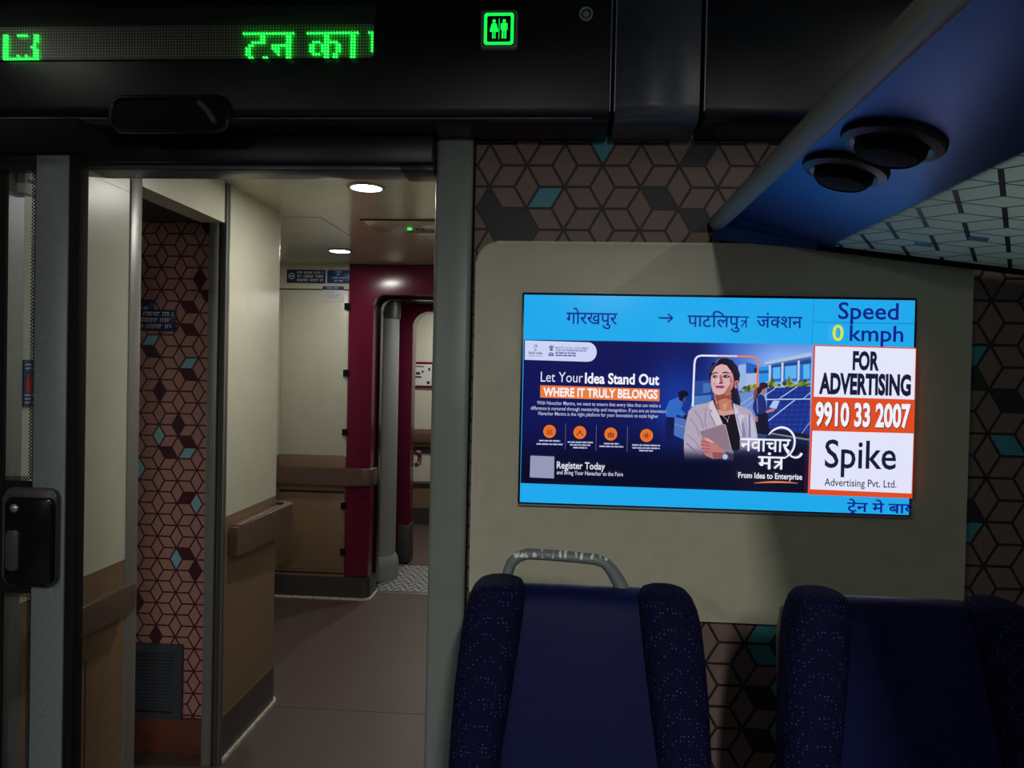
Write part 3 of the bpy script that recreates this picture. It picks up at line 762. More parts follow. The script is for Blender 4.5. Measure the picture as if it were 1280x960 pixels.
P.poly(Z1([(285, 345), (300, 350), (292, 380), (284, 372)]), (186, 128, 136))
P.poly(Z1([(404, 100), (350, 108), (296, 140), (258, 190), (238, 250), (240, 300), (256, 330), (256, 290), (272, 235), (302, 186), (352, 164), (404, 156), (424, 190), (452, 226), (474, 262), (486, 318), (500, 330), (536, 316), (546, 262), (520, 190), (470, 126)]), HAIR)
P.line(Z1([(300, 150), (350, 118), (410, 108)]), .8, HAIR2); P.line(Z1([(250, 240), (280, 180), (320, 145)]), .9, (88, 78, 110)); P.line(Z1([(440, 140), (500, 200), (526, 270)]), .8, (52, 44, 78)); P.line(Z1([(340, 112), (300, 146)]), .8, (130, 120, 150))
# blazer, top, tablet, hand
BZ = (176, 164, 184); BZ2 = (140, 128, 158); BZ3 = (206, 194, 206)
FD = (9, 11, 44)
def fade(c, y0=556, y1=578): return lambda x, y: mixc(c, FD, sm(y0, y1, y))
P.shade(Z2([(474, 128), (430, 150), (335, 168), (282, 215), (262, 300), (246, 420), (246, 520), (252, 640), (640, 640), (640, 540), (560, 330), (525, 245), (490, 170)]), fade(BZ), 3)
P.shade(Z2([(636, 152), (700, 176), (775, 205), (808, 270), (826, 380), (838, 470), (850, 560), (760, 640), (640, 640), (640, 540), (690, 520), (690, 420), (650, 235)]), fade(BZ, 548, 574), 3)
P.shade(Z2([(690, 330), (720, 300), (740, 420), (700, 430)]), fade((122, 132, 178)), 4); P.shade(Z2([(740, 250), (770, 240), (800, 300), (826, 420), (770, 430)]), fade((188, 186, 210)), 4)
P.shade(Z2([(760, 240), (772, 240), (778, 420), (764, 430)]), fade((110, 112, 156)), 4); P.shade(Z2([(640, 530), (850, 520), (850, 560), (760, 600), (640, 610)]), fade((110, 118, 160), 548, 574), 3)
P.poly(Z2([(525, 245), (560, 252), (650, 236), (692, 420), (690, 520), (615, 524), (575, 330)]), (20, 16, 34))
P.line(Z2([(555, 250), (592, 290), (608, 252)]), .5, (190, 170, 160)); P.line(Z2([(592, 290), (594, 304)]), .7, (220, 200, 190))
P.poly(Z2([(476, 130), (490, 170), (525, 245), (556, 320), (500, 336), (462, 250), (442, 185), (452, 150)]), BZ3); P.line(Z2([(440, 200), (470, 214), (452, 232), (500, 330)]), .9, (112, 98, 126))
P.poly(Z2([(636, 152), (668, 190), (690, 235), (740, 250), (700, 290), (716, 420), (694, 420), (660, 270)]), (198, 192, 214)); P.line(Z2([(690, 235), (664, 250), (716, 420)]), .8, (110, 106, 148))
P.line(Z2([(330, 210), (380, 280), (400, 350)]), 1.3, BZ2); P.line(Z2([(290, 270), (340, 330), (372, 420)]), 1.4, (150, 138, 166)); P.line(Z2([(420, 190), (412, 300), (424, 352)]), .8, (126, 112, 140)); P.line(Z2([(270, 400), (330, 450), (380, 520)]), 1.6, (150, 140, 170)); P.line(Z2([(265, 470), (320, 520), (380, 560)]), 1.5, (120, 112, 148))
P.poly(Z2([(370, 376), (552, 318), (576, 326), (624, 522), (590, 524), (520, 520), (400, 440)]), (140, 118, 134)); P.line(Z2([(370, 376), (552, 318), (576, 326), (624, 522)]), .8, (184, 164, 176))
P.poly(Z2([(384, 432), (404, 424), (440, 432), (486, 462), (530, 500), (580, 548), (560, 592), (480, 596), (420, 570), (392, 530), (380, 490)]), (186, 120, 120))
for a, b in (((386, 452), (450, 470)), ((382, 480), (452, 492)), ((386, 512), (456, 516)), ((400, 540), (460, 540))): P.line(Z2([a, b]), .7, (124, 64, 72))
P.poly(Z2([(404, 424), (440, 432), (486, 462), (470, 470), (420, 446)]), (214, 158, 154)); P.poly(Z2([(470, 540), (560, 545), (555, 592), (480, 596)]), (146, 84, 88))
P.poly(Z2([(556, 556), (586, 540), (640, 560), (640, 604), (570, 604)]), (60, 52, 80)); P.disc(820+573/6.4, 480+577/6.4, 4.4, (70, 80, 110)); P.disc(820+573/6.4, 480+577/6.4, 3.3, (168, 190, 222))
P.shade(Z2([(246, 560), (640, 585), (640, 660), (246, 660)]), lambda x, y: FD, 30) if False else None
# words over the picture
INK = (236, 238, 252)
P.text('नवाचार', 928.6, 990.5, 548.0, 563.5, INK, .012, .622)
_m = text_tris('मं', .014); _mt = _m + shift(tra(0, .014), span(_m)[1]-.02)
P.text('', 950.2, 983.5, 570.2, 585.5, INK, 0, .622, tris=_mt)
def swoosh(pts, ws):
    import itertools
    fine = []
    for k in range(len(pts)-1):
        p0, p1, p2, p3 = pts[max(k-1, 0)], pts[k], pts[k+1], pts[min(k+2, len(pts)-1)]
        for j in range(6):
            t = j/6
            fine.append(tuple(.5*((2*p1[i]) + (-p0[i]+p2[i])*t + (2*p0[i]-5*p1[i]+4*p2[i]-p3[i])*t*t + (-p0[i]+3*p1[i]-3*p2[i]+p3[i])*t**3) for i in (0, 1)) + (ws[k] + (ws[k+1]-ws[k])*t,))
    fine.append((*pts[-1], ws[-1]))
    for a, b in zip(fine, fine[1:]): P.line(Z2([(a[0], a[1]), (b[0]+(b[0]-a[0])*.15, b[1]+(b[1]-a[1])*.15)]), (a[2]+b[2])/2, INK)
swoosh([(918, 402), (955, 366), (1015, 343), (1078, 362), (1118, 418), (1118, 490), (1092, 545), (1050, 582), (1030, 588)], [1.0, 2.2, 2.8, 2.6, 2.4, 2.4, 2.2, 1.6, .8])
swoosh([(1040, 500), (1068, 548), (1112, 580), (1152, 576), (1176, 548)], [1.8, 2.0, 2.2, 2.8, 3.2])
P.text('From Idea to Enterprise', 925.6, 1004.2, 590.3, 597.3, INK, .016)
sw = [(945.5 + t*53.5/16, 602.8 - 1.4*sin(pi*t/16) ) for t in range(17)]
for k in range(16): P.line([sw[k], sw[k+1]], .5 + 1.6*sin(pi*(k+.5)/16), (232, 130, 84))
# left column of words
P.text('Let Your', 676.8, 730.6, 465.3, 477.8, (226, 228, 250), -.004)
P.text('Idea Stand Out', 733.2, 827.0, 467.3, 480.0, (240, 240, 254), .026)
P.poly([(676.2, 481.7), (827.5, 486.2), (827.3, 501.5), (676.0, 497.0)], (232, 124, 56))
P.text('WHERE IT TRULY BELONGS', 680, 825, 486.2, 496.6, (250, 240, 244), .034)
BODY = (186, 190, 226)
P.text('With Navachar Mantra, we want to ensure that every idea that can make a', 672, 829, 502.8, 507.2, BODY, .006)
P.text('difference is nurtured through mentorship and recognition. If you are an innovator,', 664, 836.7, 509.6, 514.0, BODY, .006)
P.text('Navachar Mantra is the right platform for your innovation to scale higher', 673.8, 826, 516.0, 520.4, BODY, .006)
for k, (x, y) in enumerate(((688.2, 539), (726.8, 540.3), (766, 542.2), (811.1, 543.9))):
    P.disc(x, y, 8.6, (90, 30, 30)); P.disc(x, y, 8.0, (240, 130, 48)); P.disc(x, y, 7.0, (226, 112, 40))
    D_ = (104, 40, 50)
    if k == 0:
        for dx in (-2.4, 0, 2.4): P.disc(x+dx, y-1.4, .8, D_, n=8); P.line([(x+dx, y), (x+dx, y+1.8)], 1.4, D_)
        P.line([(x-4, y+3.2), (x+4, y+3.3)], .8, D_)
    elif k == 1:
        P.poly([(x, y-3.4), (x+1.6, y), (x-1.6, y)], D_); P.line([(x-3.6, y+2.8), (x, y-.4), (x+3.6, y+2.8)], .9, D_); P.disc(x-3.4, y+3, .9, D_, n=8); P.disc(x+3.4, y+3, .9, D_, n=8)
    elif k == 2:
        for dx, h in ((-3, 4), (0, 5.5), (3, 4)): P.line([(x+dx, y+3), (x+dx, y+3-h)], 1.4, D_)
        P.line([(x-4, y+3.4), (x+4, y+3.5)], .9, D_); P.line([(x-3, y-1.6), (x, y+1), (x+3, y-1.6)], .7, D_)
    else:
        for a in range(6): P.line([(x, y), (x+3.4*cos(a*pi/3), y+3.4*sin(a*pi/3))], .8, D_); P.disc(x+3.4*cos(a*pi/3), y+3.4*sin(a*pi/3), .7, D_, n=8)
for x, y in ((708.8, 529), (747.8, 531), (787.2, 532.5)): P.line([(x, y), (x-.6, y+32)], .6, (92, 94, 150))
random.seed(9)
def dash(x0, x1, y, sl=.02, h=1.5, col=(190, 194, 230)):
    x = x0
    while x < x1:
        d = min(random.uniform(3, 9), x1-x); P.poly([(x, y+(x-x0)*sl), (x+d, y+(x+d-x0)*sl), (x+d, y+h+(x+d-x0)*sl), (x, y+h+(x-x0)*sl)], col); P.k -= 1; x += d+.9
    P.k += 1
for a in ((675, 702, 549.6), (671.6, 705, 553.8), (711.3, 743.5, 551.4), (714.2, 740.2, 554.8), (718.2, 736, 558.3), (757.5, 776.5, 553.2), (751.7, 782.2, 556.6), (793, 828, 554.9), (793.2, 827.6, 558.4), (801.8, 819, 561.8)): dash(*a)
P.poly([(663.9, 569), (694.5, 570.2), (694.0, 597.3), (663.1, 596)], (150, 152, 184))
P.text('Register Today', 697.6, 758.8, 577.2, 585.6, (228, 230, 248), .012)
P.text('and Bring Your Navachar to the Fore', 697.6, 781.6, 588.4, 593.3, (206, 208, 236), .008)
# logo strip
P.poly([(656.5, 426.2), (738, 428.6)] + [(737 + 11*sin(k*pi/10), 440.6 - 12*cos(k*pi/10)) for k in range(1, 10)] + [(736, 452.6), (656.2, 450.2)], (204, 212, 246))
INK2 = (62, 76, 126)
P.line([(668, 432.6), (671.8, 432.2), (671.6, 435.4)], .9, INK2); P.disc(668.8, 435.0, .9, INK2, n=8); P.disc(670, 438.2, 1.6, (84, 98, 146), .8, 10)
P.text('Skill India', 661, 679, 440.2, 443.2, INK2, .02); dash(661.5, 679, 444.9, .02, .8, (120, 130, 176))
P.disc(690.2, 434.6, 3.0, (110, 122, 170), 2.2, 12); P.poly([(687.8, 435), (692.6, 435.2), (691.8, 439), (688.6, 439)], (70, 84, 134)); P.disc(689.2, 436, .7, (190, 200, 236), n=8); P.disc(691.4, 436, .7, (190, 200, 236), n=8)
P.poly([(686.6, 442.4), (690, 440.6), (693.6, 442.6), (693.2, 445.8), (686.4, 445.6)], (104, 116, 164)); P.disc(690, 443, .9, (190, 200, 236), n=8)
P.text('MINISTRY OF SKILL DEVELOPMENT', 695.5, 738, 434.4, 437.0, (104, 116, 164), .01); P.text('AND ENTREPRENEURSHIP', 695.5, 735, 437.6, 440, INK2, .015)
dash(695.5, 721.5, 440.9, .02, 1.5, INK2); dash(695.5, 721.5, 443.9, .02, 1.5, INK2)
# header words
BL = (16, 30, 136)
P.text('गोरखपुर', 709.2, 774.0, 392.4, 406.0, BL, .008, .622)
P.line([(826, 398.2), (843, 398.6)], 2.0, BL); P.line([(837.5, 393.3), (843.4, 398.6), (837, 403.6)], 1.8, BL)
P.text('', 862, 938.2, 395.8, 409.6, BL, 0, .622, tris=join('पाट', 'ि', 'लपु', 'TRA'))
P.text('', 947.8, 1003.8, 396.6, 410.4, BL, 0, .622, tris=join('जं', '½क', 'शन'))
P.text('Speed', 1047.6, 1120.6, 379.2, 399.4, BL, .012)
P.text('0', 1040.4, 1054.0, 406.6, 426.0, (214, 232, 44), .014)
P.text('kmph', 1061.4, 1126.2, 407.4, 426.6, BL, .012)
# right column
OR = (222, 76, 34)
P.poly([(1017.5, 431), (1141.8, 434.6), (1136.6, 621), (1010.6, 616.5)], OR)
P.poly([(1019.5, 432.6), (1140.8, 436.0), (1139.2, 498.6), (1017.6, 495.2)], (228, 230, 250))
P.poly([(1016.0, 537.4), (1138.2, 540.4), (1135.6, 614.8), (1013.2, 609.8)], (226, 228, 250))
INK3 = (24, 26, 60)
P.text('FOR', 1065, 1097, 440.2, 461.4, INK3, .046); P.text('ADVERTISING', 1024.2, 1135.2, 467.8, 491.6, INK3, .046)
P.text('9910 33 2007', 1020.4, 1135.4, 504.6, 531.8, (96, 40, 40), .05); P.text('9910 33 2007', 1019.6, 1134.6, 504.0, 531.2, (240, 240, 252), .036)
P.text('Spike', 1031.2, 1117.4, 549.4, 583.6, INK3, .010); P.text('Advertising Pvt. Ltd.', 1030.6, 1117.6, 597.4, 606.6, INK3, .006)
P.text('', 1058.0, 1141.0, 627.6, 638.4, BL, 0, .622, tris=(lambda: (lambda a, b: text_tris('टेन मे बाय', .018) + strokes([[(.14, -.17), (.29, -.02), (.44, -.17)]], .09))(0, 0))())

me = bpy.data.meshes.new('displayed_picture'); b0 = BASE[tv.name]
me.from_pydata([(x-b0.x, y-b0.y, z-b0.z) for x, y, z in P.v], [], P.f)
at = me.color_attributes.new('Col', 'FLOAT_COLOR', 'POINT')
at.data.foreach_set('color', [c for q in P.c for c in q])
pm = bpy.data.materials.new('lit_screen'); pm.use_nodes = True
_b = pm.node_tree.nodes['Principled BSDF']; _b.inputs['Base Color'].default_value = (.004, .004, .006, 1); _b.inputs['Roughness'].default_value = .12
_a = pm.node_tree.nodes.new('ShaderNodeVertexColor'); _a.layer_name = 'Col'
pm.node_tree.links.new(_a.outputs['Color'], _b.inputs['Emission Color']); _b.inputs['Emission Strength'].default_value = SCREEN_GAIN
me.materials.append(pm)
po = bpy.data.objects.new('displayed_picture', me); C.objects.link(po); po.parent = tv
po['label'] = 'lit picture with route, advertisement and speed'

# ------------------------------------------------------------------ luggage rack
rk = thing('luggage_rack', 'dark overhead luggage rack with rounded lip and patterned glass shelf, upper right', 'luggage rack', (.9, .2, 1.74))
Y0R, Y1R = -1.6, 1.970
ux, uz = .244, -.064      # slope of the underside
lipc = (.375, 1.889); lr = .021
lip = [(lipc[0] + lr*cos(a), lipc[1] + lr*sin(a)) for a in [radians(60 + k*15) for k in range(18)]]
MB().prism(lip, 'y', Y0R, Y1R, 'rack_lip', .004).build('front_lip', rk, label='grey rounded front lip')
body = [(.385, 1.893), (.402, 1.8925), (.412, 1.8895), (.640, 1.8295), (.650, 1.832), (.652, 1.842), (.43, 1.918), (.385, 1.912)]
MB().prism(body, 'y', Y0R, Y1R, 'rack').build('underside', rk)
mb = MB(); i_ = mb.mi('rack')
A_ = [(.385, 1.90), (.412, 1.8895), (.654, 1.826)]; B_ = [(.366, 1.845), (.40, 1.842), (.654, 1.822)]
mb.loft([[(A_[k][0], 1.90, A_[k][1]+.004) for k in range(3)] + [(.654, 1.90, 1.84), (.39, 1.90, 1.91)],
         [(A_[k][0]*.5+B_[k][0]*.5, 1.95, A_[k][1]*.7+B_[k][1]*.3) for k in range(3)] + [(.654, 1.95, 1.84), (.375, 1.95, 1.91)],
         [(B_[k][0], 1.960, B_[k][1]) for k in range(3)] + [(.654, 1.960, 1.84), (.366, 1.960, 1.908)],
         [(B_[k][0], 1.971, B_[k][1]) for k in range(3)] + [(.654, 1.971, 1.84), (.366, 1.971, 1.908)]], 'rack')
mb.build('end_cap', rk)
sl = (1.78-1.826)/(1.06-.655)
gz = lambda x: 1.8315 + (x-.638)*sl
mb = MB().prism([(.641, gz(.641)), (1.44, gz(1.44)), (1.44, gz(1.44)+.008), (.641, gz(.641)+.008)], 'y', Y0R, 1.962, 'frosted')
gs = mb.build('glass_shelf', rk, smooth=0, label='pale frosted glass shelf with cube pattern')
mb = MB(); rect = (.645, 1.43, .2, 1.955); E_ = .08
for c, Pq, e in rhombi(rect, (.735, 1.36), .12, .0693):
    pass
seen = set()
ni = range(-3, 10); nj = range(-22, 14)
for i in ni:
    for j in nj:
        if (i+j) % 2: continue
        Px, Py = .70+i*.12, 1.30+j*.0693
        for a in range(6):
            dx, dy = E_*cos(a*pi/3), E_*sin(a*pi/3); nx, ny = -dy/E_*(.0045 if a % 3 == 1 else .0022), dx/E_*(.0045 if a % 3 == 1 else .0022)
            q = clip_rect([(Px+nx, Py+ny), (Px+dx+nx, Py+dy+ny), (Px+dx-nx, Py+dy-ny), (Px-nx, Py-ny)], rect)
            if len(q) >= 3: mb.face([(x, y, gz(x)-.0006) for x, y in q], 'rack_line')
for cx, cy in ((.86, 1.71), (.80, 1.83)):
    q = [(cx-.02, cy-.035), (cx+.02, cy-.035), (cx+.035, cy+.0), (cx-.005, cy+.0)]
    mb.face([(x, y, gz(x)-.0008) for x, y in q], 'wp_teal')
mb.build('cube_pattern', gs, smooth=0, label='dark printed cube lines')
MB().prism([(.62, gz(.62)-.012), (1.44, gz(1.44)-.012), (1.44, gz(1.44)), (.62, gz(.62))], 'y', 1.95, 1.971, 'black_matt', .003).build('end_strip', rk)

def round_vent(loc, R, label):
    t = thing('reading_lamp', label, 'lamp', loc, group='round fittings under the luggage rack')
    t.rotation_euler = (0, math.atan2(-uz, ux), 0)
    MB().lathe([(R, .002), (R, -.004), (R*.96, -.009), (R*.78, -.013), (R*.70, -.010), (.0005, -.010)], (0, 0, 0), 'black', 40).build('flange', t, local=True)
    MB().lathe([(R*.68, -.008), (R*.68, -.018), (R*.60, -.027), (R*.54, -.030), (R*.50, -.028), (R*.30, -.031), (.0005, -.032)], (0, 0, 0), 'black_matt', 40).build('lamp_ring', t, local=True)
    return t
round_vent((.492, 1.215, 1.8675), .077, 'larger, nearer round black fitting under the luggage rack')
round_vent((.482, 1.385, 1.870), .073, 'smaller, farther round black fitting under the luggage rack, nearest the television')

# ------------------------------------------------------------------ seats
def super_ring(cx, cy, hx, hy, z, n=24, p=2.6, tilt=0):
    out = []
    for k in range(n):
        a = 2*pi*k/n; c, s_ = cos(a), sin(a)
        out.append((cx + hx*math.copysign(abs(c)**(2/p), c), cy + hy*math.copysign(abs(s_)**(2/p), s_), z + tilt*hx*c))
    return out
def lerp_tab(tab, z):
    for (a, va), (b, vb) in zip(tab, tab[1:]):
        if z <= b: return va + (vb-va)*max(0, (z-a)/(b-a))
    return tab[-1][1]
def make_seat(cx, handle):
    st = thing('train_seat', None, 'seat', (cx, 1.25, 0), group='blue seats along the end wall')
    st_y = lambda z: 1.42 - (1.10-z)*.2
    inner = [(.4, .150), (.78, .146), (.95, .122), (1.10, .105)]
    outer = [(.4, .215), (.78, .222), (.95, .216), (1.06, .204), (1.11, .190)]
    # centre panel
    rings = []
    for z, e in ((.46, 0), (.6, 0), (.72, 0), (.84, 0), (.94, 0), (1.02, 0), (1.06, 0), (1.08, .004), (1.090, .012), (1.095, .026), (1.096, .040)):
        hw = lerp_tab(inner, z) + .012; y = st_y(z) + e - .010*sin(pi*(z-.46)/.64)
        fr_ = [(cx - hw + 2*hw*k/10, y + .012*(1-((k/5-1)**2)), z - .006*(k/10) ) for k in range(11)]
        bk = [(cx + hw - 2*hw*k/4, y + .085 - e*1.6, z - .006) for k in range(5)]
        rings.append(fr_ + bk)
    MB().loft(rings, 'leather').build('backrest', st, smooth=60, label='plain navy leather centre of the backrest')
    for sgn in (-1, 1):
        rings = []
        for z, q in ((.44, .9), (.55, 1), (.7, 1), (.82, 1), (.92, 1), (1.0, 1), (1.05, 1), (1.078, .98), (1.094, .92), (1.103, .80), (1.107, .58), (1.108, .2)):
            a, b = lerp_tab(inner, z), lerp_tab(outer, z); c = (a+b)/2; h = (b-a)/2
            dz = .004 if sgn < 0 else -.002
            rings.append(super_ring(cx + sgn*(c + .004), st_y(z) + .012, (h+.008)*q, .058*(.4+.6*q), z + dz, 24, 2.8))
        MB().loft(rings, 'fabric').build('side_bolster', st, smooth=60, label='navy fabric bolster with pale dots')
    rings = []
    for z, q in ((.42, 1), (.7, 1), (1.0, 1), (1.05, .96), (1.075, .8)):
        rings.append(super_ring(cx, st_y(z)+.105, .205*q, .03, z, 28, 5))
    MB().loft(rings, 'shell').build('back_shell', st, smooth=50)
    MB().box(cx-.21, cx+.21, .86, 1.32, .36, .47, 'leather', .035, 4).build('seat_cushion', st)
    MB().box(cx-.19, cx+.19, .90, 1.36, .30, .36, 'shell', .01).build('seat_pan', st)
    MB().box(cx-.06, cx+.06, 1.0, 1.28, .03, .30, 'frame_metal', .01).box(cx-.16, cx+.16, .95, 1.33, 0, .03, 'frame_metal', .006).build('pedestal', st)
    for sgn in (-1, 1):
        mb = MB().box(cx+sgn*.235-.025, cx+sgn*.235+.025, .92, 1.30, .58, .62, 'black', .012, 3).box(cx+sgn*.235-.012, cx+sgn*.235+.012, 1.22, 1.28, .34, .59, 'shell', .006)
        mb.build('armrest', st)
    if handle:
        k0 = [(-.114, 1.49, 1.00), (-.108, 1.495, 1.07), (-.103, 1.5, 1.105), (-.096, 1.5, 1.126), (-.083, 1.5, 1.139), (-.064, 1.5, 1.1455), (-.03, 1.5, 1.145), (.03, 1.5, 1.1425), (.066, 1.5, 1.140), (.086, 1.5, 1.134), (.100, 1.5, 1.120), (.114, 1.5, 1.098), (.130, 1.497, 1.066), (.150, 1.49, 1.02)]
        MB().tube(k0, [.0105]*4 + [.011]*6 + [.012, .0135, .015, .017], 'handle', 14, 1.2).build('grab_handle', st, label='grey metal grab handle, streaked white on top', local=True).location = -BASE[st.name]
    return st
s1 = make_seat(.041, True)
s1['label'] = 'blue seat with grey grab handle behind it, below the left of the television'
s2 = s1.copy(); C.objects.link(s2); s2.location = (.041+.577, 1.225, .008)
s2['label'] = 'dark blue seat without a grab handle, at the lower right corner'
for ch in list(s1.children):
    if ch.name.startswith('grab_handle'): continue
    c = ch.copy(); C.objects.link(c); c.parent = s2

# ------------------------------------------------------------------ vestibule things
def rail(name, path, th, z0, z1, label, ends=True):
    t = thing('handrail', label, 'handrail', (sum(p[0] for p in path)/len(path), sum(p[1] for p in path)/len(path), z0))
    left, right = [], []
    for k, p in enumerate(path):
        a, b = path[max(k-1, 0)], path[min(k+1, len(path)-1)]
        L_ = math.hypot(b[0]-a[0], b[1]-a[1]); nx, ny = -(b[1]-a[1])/L_*th/2, (b[0]-a[0])/L_*th/2
        left.append((p[0]+nx, p[1]+ny)); right.append((p[0]-nx, p[1]-ny))
    MB().prism(left + right[::-1], 'z', z0, z1, 'rail', .006, 3).build('rail', t)
    return t, left, right
t, _, _ = rail('h', [(-1.25, 1.76), (-1.25, 2.06), (-1.25, 2.150)], .036, .786, .866, 'brown handrail on the left wall nearest the open door')
MB().box(-1.2695, -1.262, 1.99, 2.15, .80, .85, 'skirt').build('mount', t)
arc = [(-1.248, 2.845), (-1.240, 3.0), (-1.232, 3.2), (-1.228, 3.36)] + [(-1.283 + .055*cos(a), 3.375 + .055*sin(a)) for a in [k*pi/16 for k in range(1, 8)]] + [(-1.32, 3.432)]
t, _, _ = rail('h', arc, .032, .77, .888, 'brown handrail wrapping the rounded corner in the middle of the passage')
MB().box(-1.2695, -1.262, 2.90, 3.28, .79, .86, 'skirt').build('mount', t)
MB().box(-1.2655, -1.2295, 2.86, 3.30, .886, .894, 'rail', .003).build('cap_ridge', t)
arc = [(-2.0, 4.872), (-1.7, 4.872), (-1.42, 4.872), (-1.29, 4.872)] + [(-1.282 + .05*sin(a), 4.922 - .05*cos(a)) for a in [k*pi/16 for k in range(1, 9)]] + [(-1.232, 4.98)]
t, _, _ = rail('h', arc, .032, .748, .858, 'brown handrail on the far wall beside the maroon gangway portal')
MB().box(-1.95, -1.45, 4.886, 4.8935, .77, .84, 'skirt').build('mount', t)

# hinged service panel in the far wall
sp = thing('service_panel', 'cream and brown hinged panel in the far wall with five black hinges', 'panel', (-1.63, 4.9, .19))
MB().box(-1.846, -1.412, 4.894, 4.8995, .935, 2.008, 'cream', .002).build('upper_leaf', sp)
MB().box(-1.846, -1.412, 4.894, 4.8995, .19, .690, 'dado', .002).box(-1.846, -1.412, 4.8945, 4.8995, .705, .934, 'dado', .002).build('lower_leaf', sp, label='brown lower leaf')
MB().box(-1.99, -1.405, 4.897, 4.8998, 2.009, 2.016, 'seam').build('shadow_gap', sp, smooth=0); MB().box(-1.846, -1.412, 4.897, 4.8998, .690, .705, 'seam').build('shadow_gap', sp, smooth=0)
for z in (1.905, 1.475, 1.090, .612, .312):
    mb = MB().box(-1.430, -1.390, 4.882, 4.8922, z-.021, z+.021, 'black_matt', .003)
    mb.tube([(-1.41, 4.880, z-.021), (-1.41, 4.880, z+.021)], .006, 'black_matt', 10); mb.build('hinge', sp)
# writing lines: rows of tiny strokes hanging from a head line
def script_rows(mb, x0, x1, y, rows, h, ink, seed=1, head=True):
    random.seed(seed)
    for z, a, b in rows:
        x = x0 + (x1-x0)*a; xe = x0 + (x1-x0)*b
        while x < xe:
            wl = min(random.uniform(h*1.6, h*5), xe-x)
            mb.face([(x, y, z+h*.82), (x+wl, y, z+h*.82), (x+wl, y, z+h), (x, y, z+h)], ink)
            q = x
            while q < x+wl-h*.3:
                k = random.choice((0, 1, 1, 2)); ww = h*.22
                if k: mb.face([(q, y, z), (q+ww, y, z), (q+ww, y, z+h*.84), (q, y, z+h*.84)], ink)
                if k != 1: mb.face([(q, y, z+h*.3), (q+h*.5, y, z+h*.3), (q+h*.5, y, z+h*.52), (q, y, z+h*.52)], ink)
                q += h*.62
            x += wl + h*.7
def signboard(name, x0, x1, z0, z1, y, m, rows, h, label, cat, seed, ink='sign_ink', th=.004, extra=None):
    t = thing(name, label, cat, ((x0+x1)/2, y, z0))
    MB().box(x0, x1, y-th, y, z0, z1, m, .001).build('plate', t)
    mb = MB(); script_rows(mb, x0+.01, x1-.01, y-th-.0004, rows, h, ink, seed)
    if extra: extra(mb, y-th-.0005)
    mb.build('lettering', t, smooth=0)
    return t
def logo(mb, y):
    mb.face([(-1.786 + .02*cos(k*pi/10), y, 2.097 + .02*sin(k*pi/10)) for k in range(20)], 'sign_ink')
    mb.face([(-1.786 + .015*cos(k*pi/10), y-.0003, 2.097 + .015*sin(k*pi/10)) for k in range(20)], 'sign_dark')
    mb.face([(-1.796, y-.0006, 2.094), (-1.776, y-.0006, 2.094), (-1.776, y-.0006, 2.101), (-1.796, y-.0006, 2.101)], 'sign_ink')
signboard('notice_board', -1.818, -1.561, 2.052, 2.139, 4.8995, 'sign_dark', [(2.112, .25, .98), (2.088, .25, .98), (2.064, .25, .98)], .015, 'long dark notice high on the far wall with round symbol and white writing', 'sign', 3, extra=logo)
signboard('notice_board', -1.550, -1.404, 2.054, 2.139, 4.8995, 'sign_blue', [(2.121, .35, .7), (2.103, .42, .6), (2.083, .2, .9), (2.063, .3, .75)], .011, 'short blue notice high on the far wall next to the maroon frame', 'sign', 5)
nt_ = thing('paper_notice', 'white paper notice with blue heading on the far wall panel', 'notice', (-1.507, 4.89, 1.931))
MB().box(-1.578, -1.437, 4.8925, 4.8942, 1.931, 2.033, 'white', .0005).build('sheet', nt_)
mb = MB().box(-1.578, -1.437, 4.892, 4.893, 2.010, 2.033, 'sign_blue'); mb.build('heading_band', nt_, smooth=0)
mb = MB(); script_rows(mb, -1.565, -1.46, 4.8917, [(2.017, .1, .95)], .009, 'sign_ink', 2); mb.build('heading_text', nt_, smooth=0); mb = MB(); script_rows(mb, -1.56, -1.45, 4.8922, [(1.992, .1, .5), (1.975, .05, .9), (1.96, .05, .8)], .005, 'vent', 4); mb.build('body_text', nt_, smooth=0)
# niche notices and grille
signboard('niche_notice', -1.70, -1.583, 1.700, 1.750, 2.8598, 'sign_dark', [(1.712, .4, .9)], .010, 'small plain dark blue notice on the cube wallpaper, upper of two', 'sign', 8)
def yl(mb, y): script_rows(mb, -1.66, -1.59, y, [(1.640, 0, 1)], .013, 'yellow_ink', 12)
signboard('niche_notice', -1.74, -1.492, 1.630, 1.712, 2.8575, 'sign_dark', [(1.688, .2, 1), (1.664, .15, .95), (1.640, .6, 1)], .015, 'dark blue notice with three rows of writing on the cube wallpaper', 'sign', 10, extra=yl)
vg = thing('vent_grille', 'dark louvred vent grille low on the cube wallpaper', 'vent', (-1.57, 2.85, .137))
ox = rrect(-1.72, -1.442, .137, .423, .004, 3); ix = rrect(-1.688, -1.474, .160, .392, .003, 3)
mb = MB(); n_ = len(ox)
for k in range(n_):
    j = (k+1) % n_
    for ya, yb, A_, B_ in ((2.842, 2.842, ox, ix), (2.842, 2.8598, ox, ox), (2.842, 2.8598, ix, ix)):
        if A_ is B_: mb.face([(A_[k][0], ya, A_[k][1]), (A_[j][0], ya, A_[j][1]), (A_[j][0], yb, A_[j][1]), (A_[k][0], yb, A_[k][1])], 'vent')
        else: mb.face([(A_[k][0], ya, A_[k][1]), (A_[j][0], ya, A_[j][1]), (B_[j][0], ya, B_[j][1]), (B_[k][0], ya, B_[k][1])], 'vent')
mb.build('grille_frame', vg)
MB().box(-1.69, -1.47, 2.8582, 2.8598, .158, .394, 'black_matt').build('dark_back', vg, smooth=0)
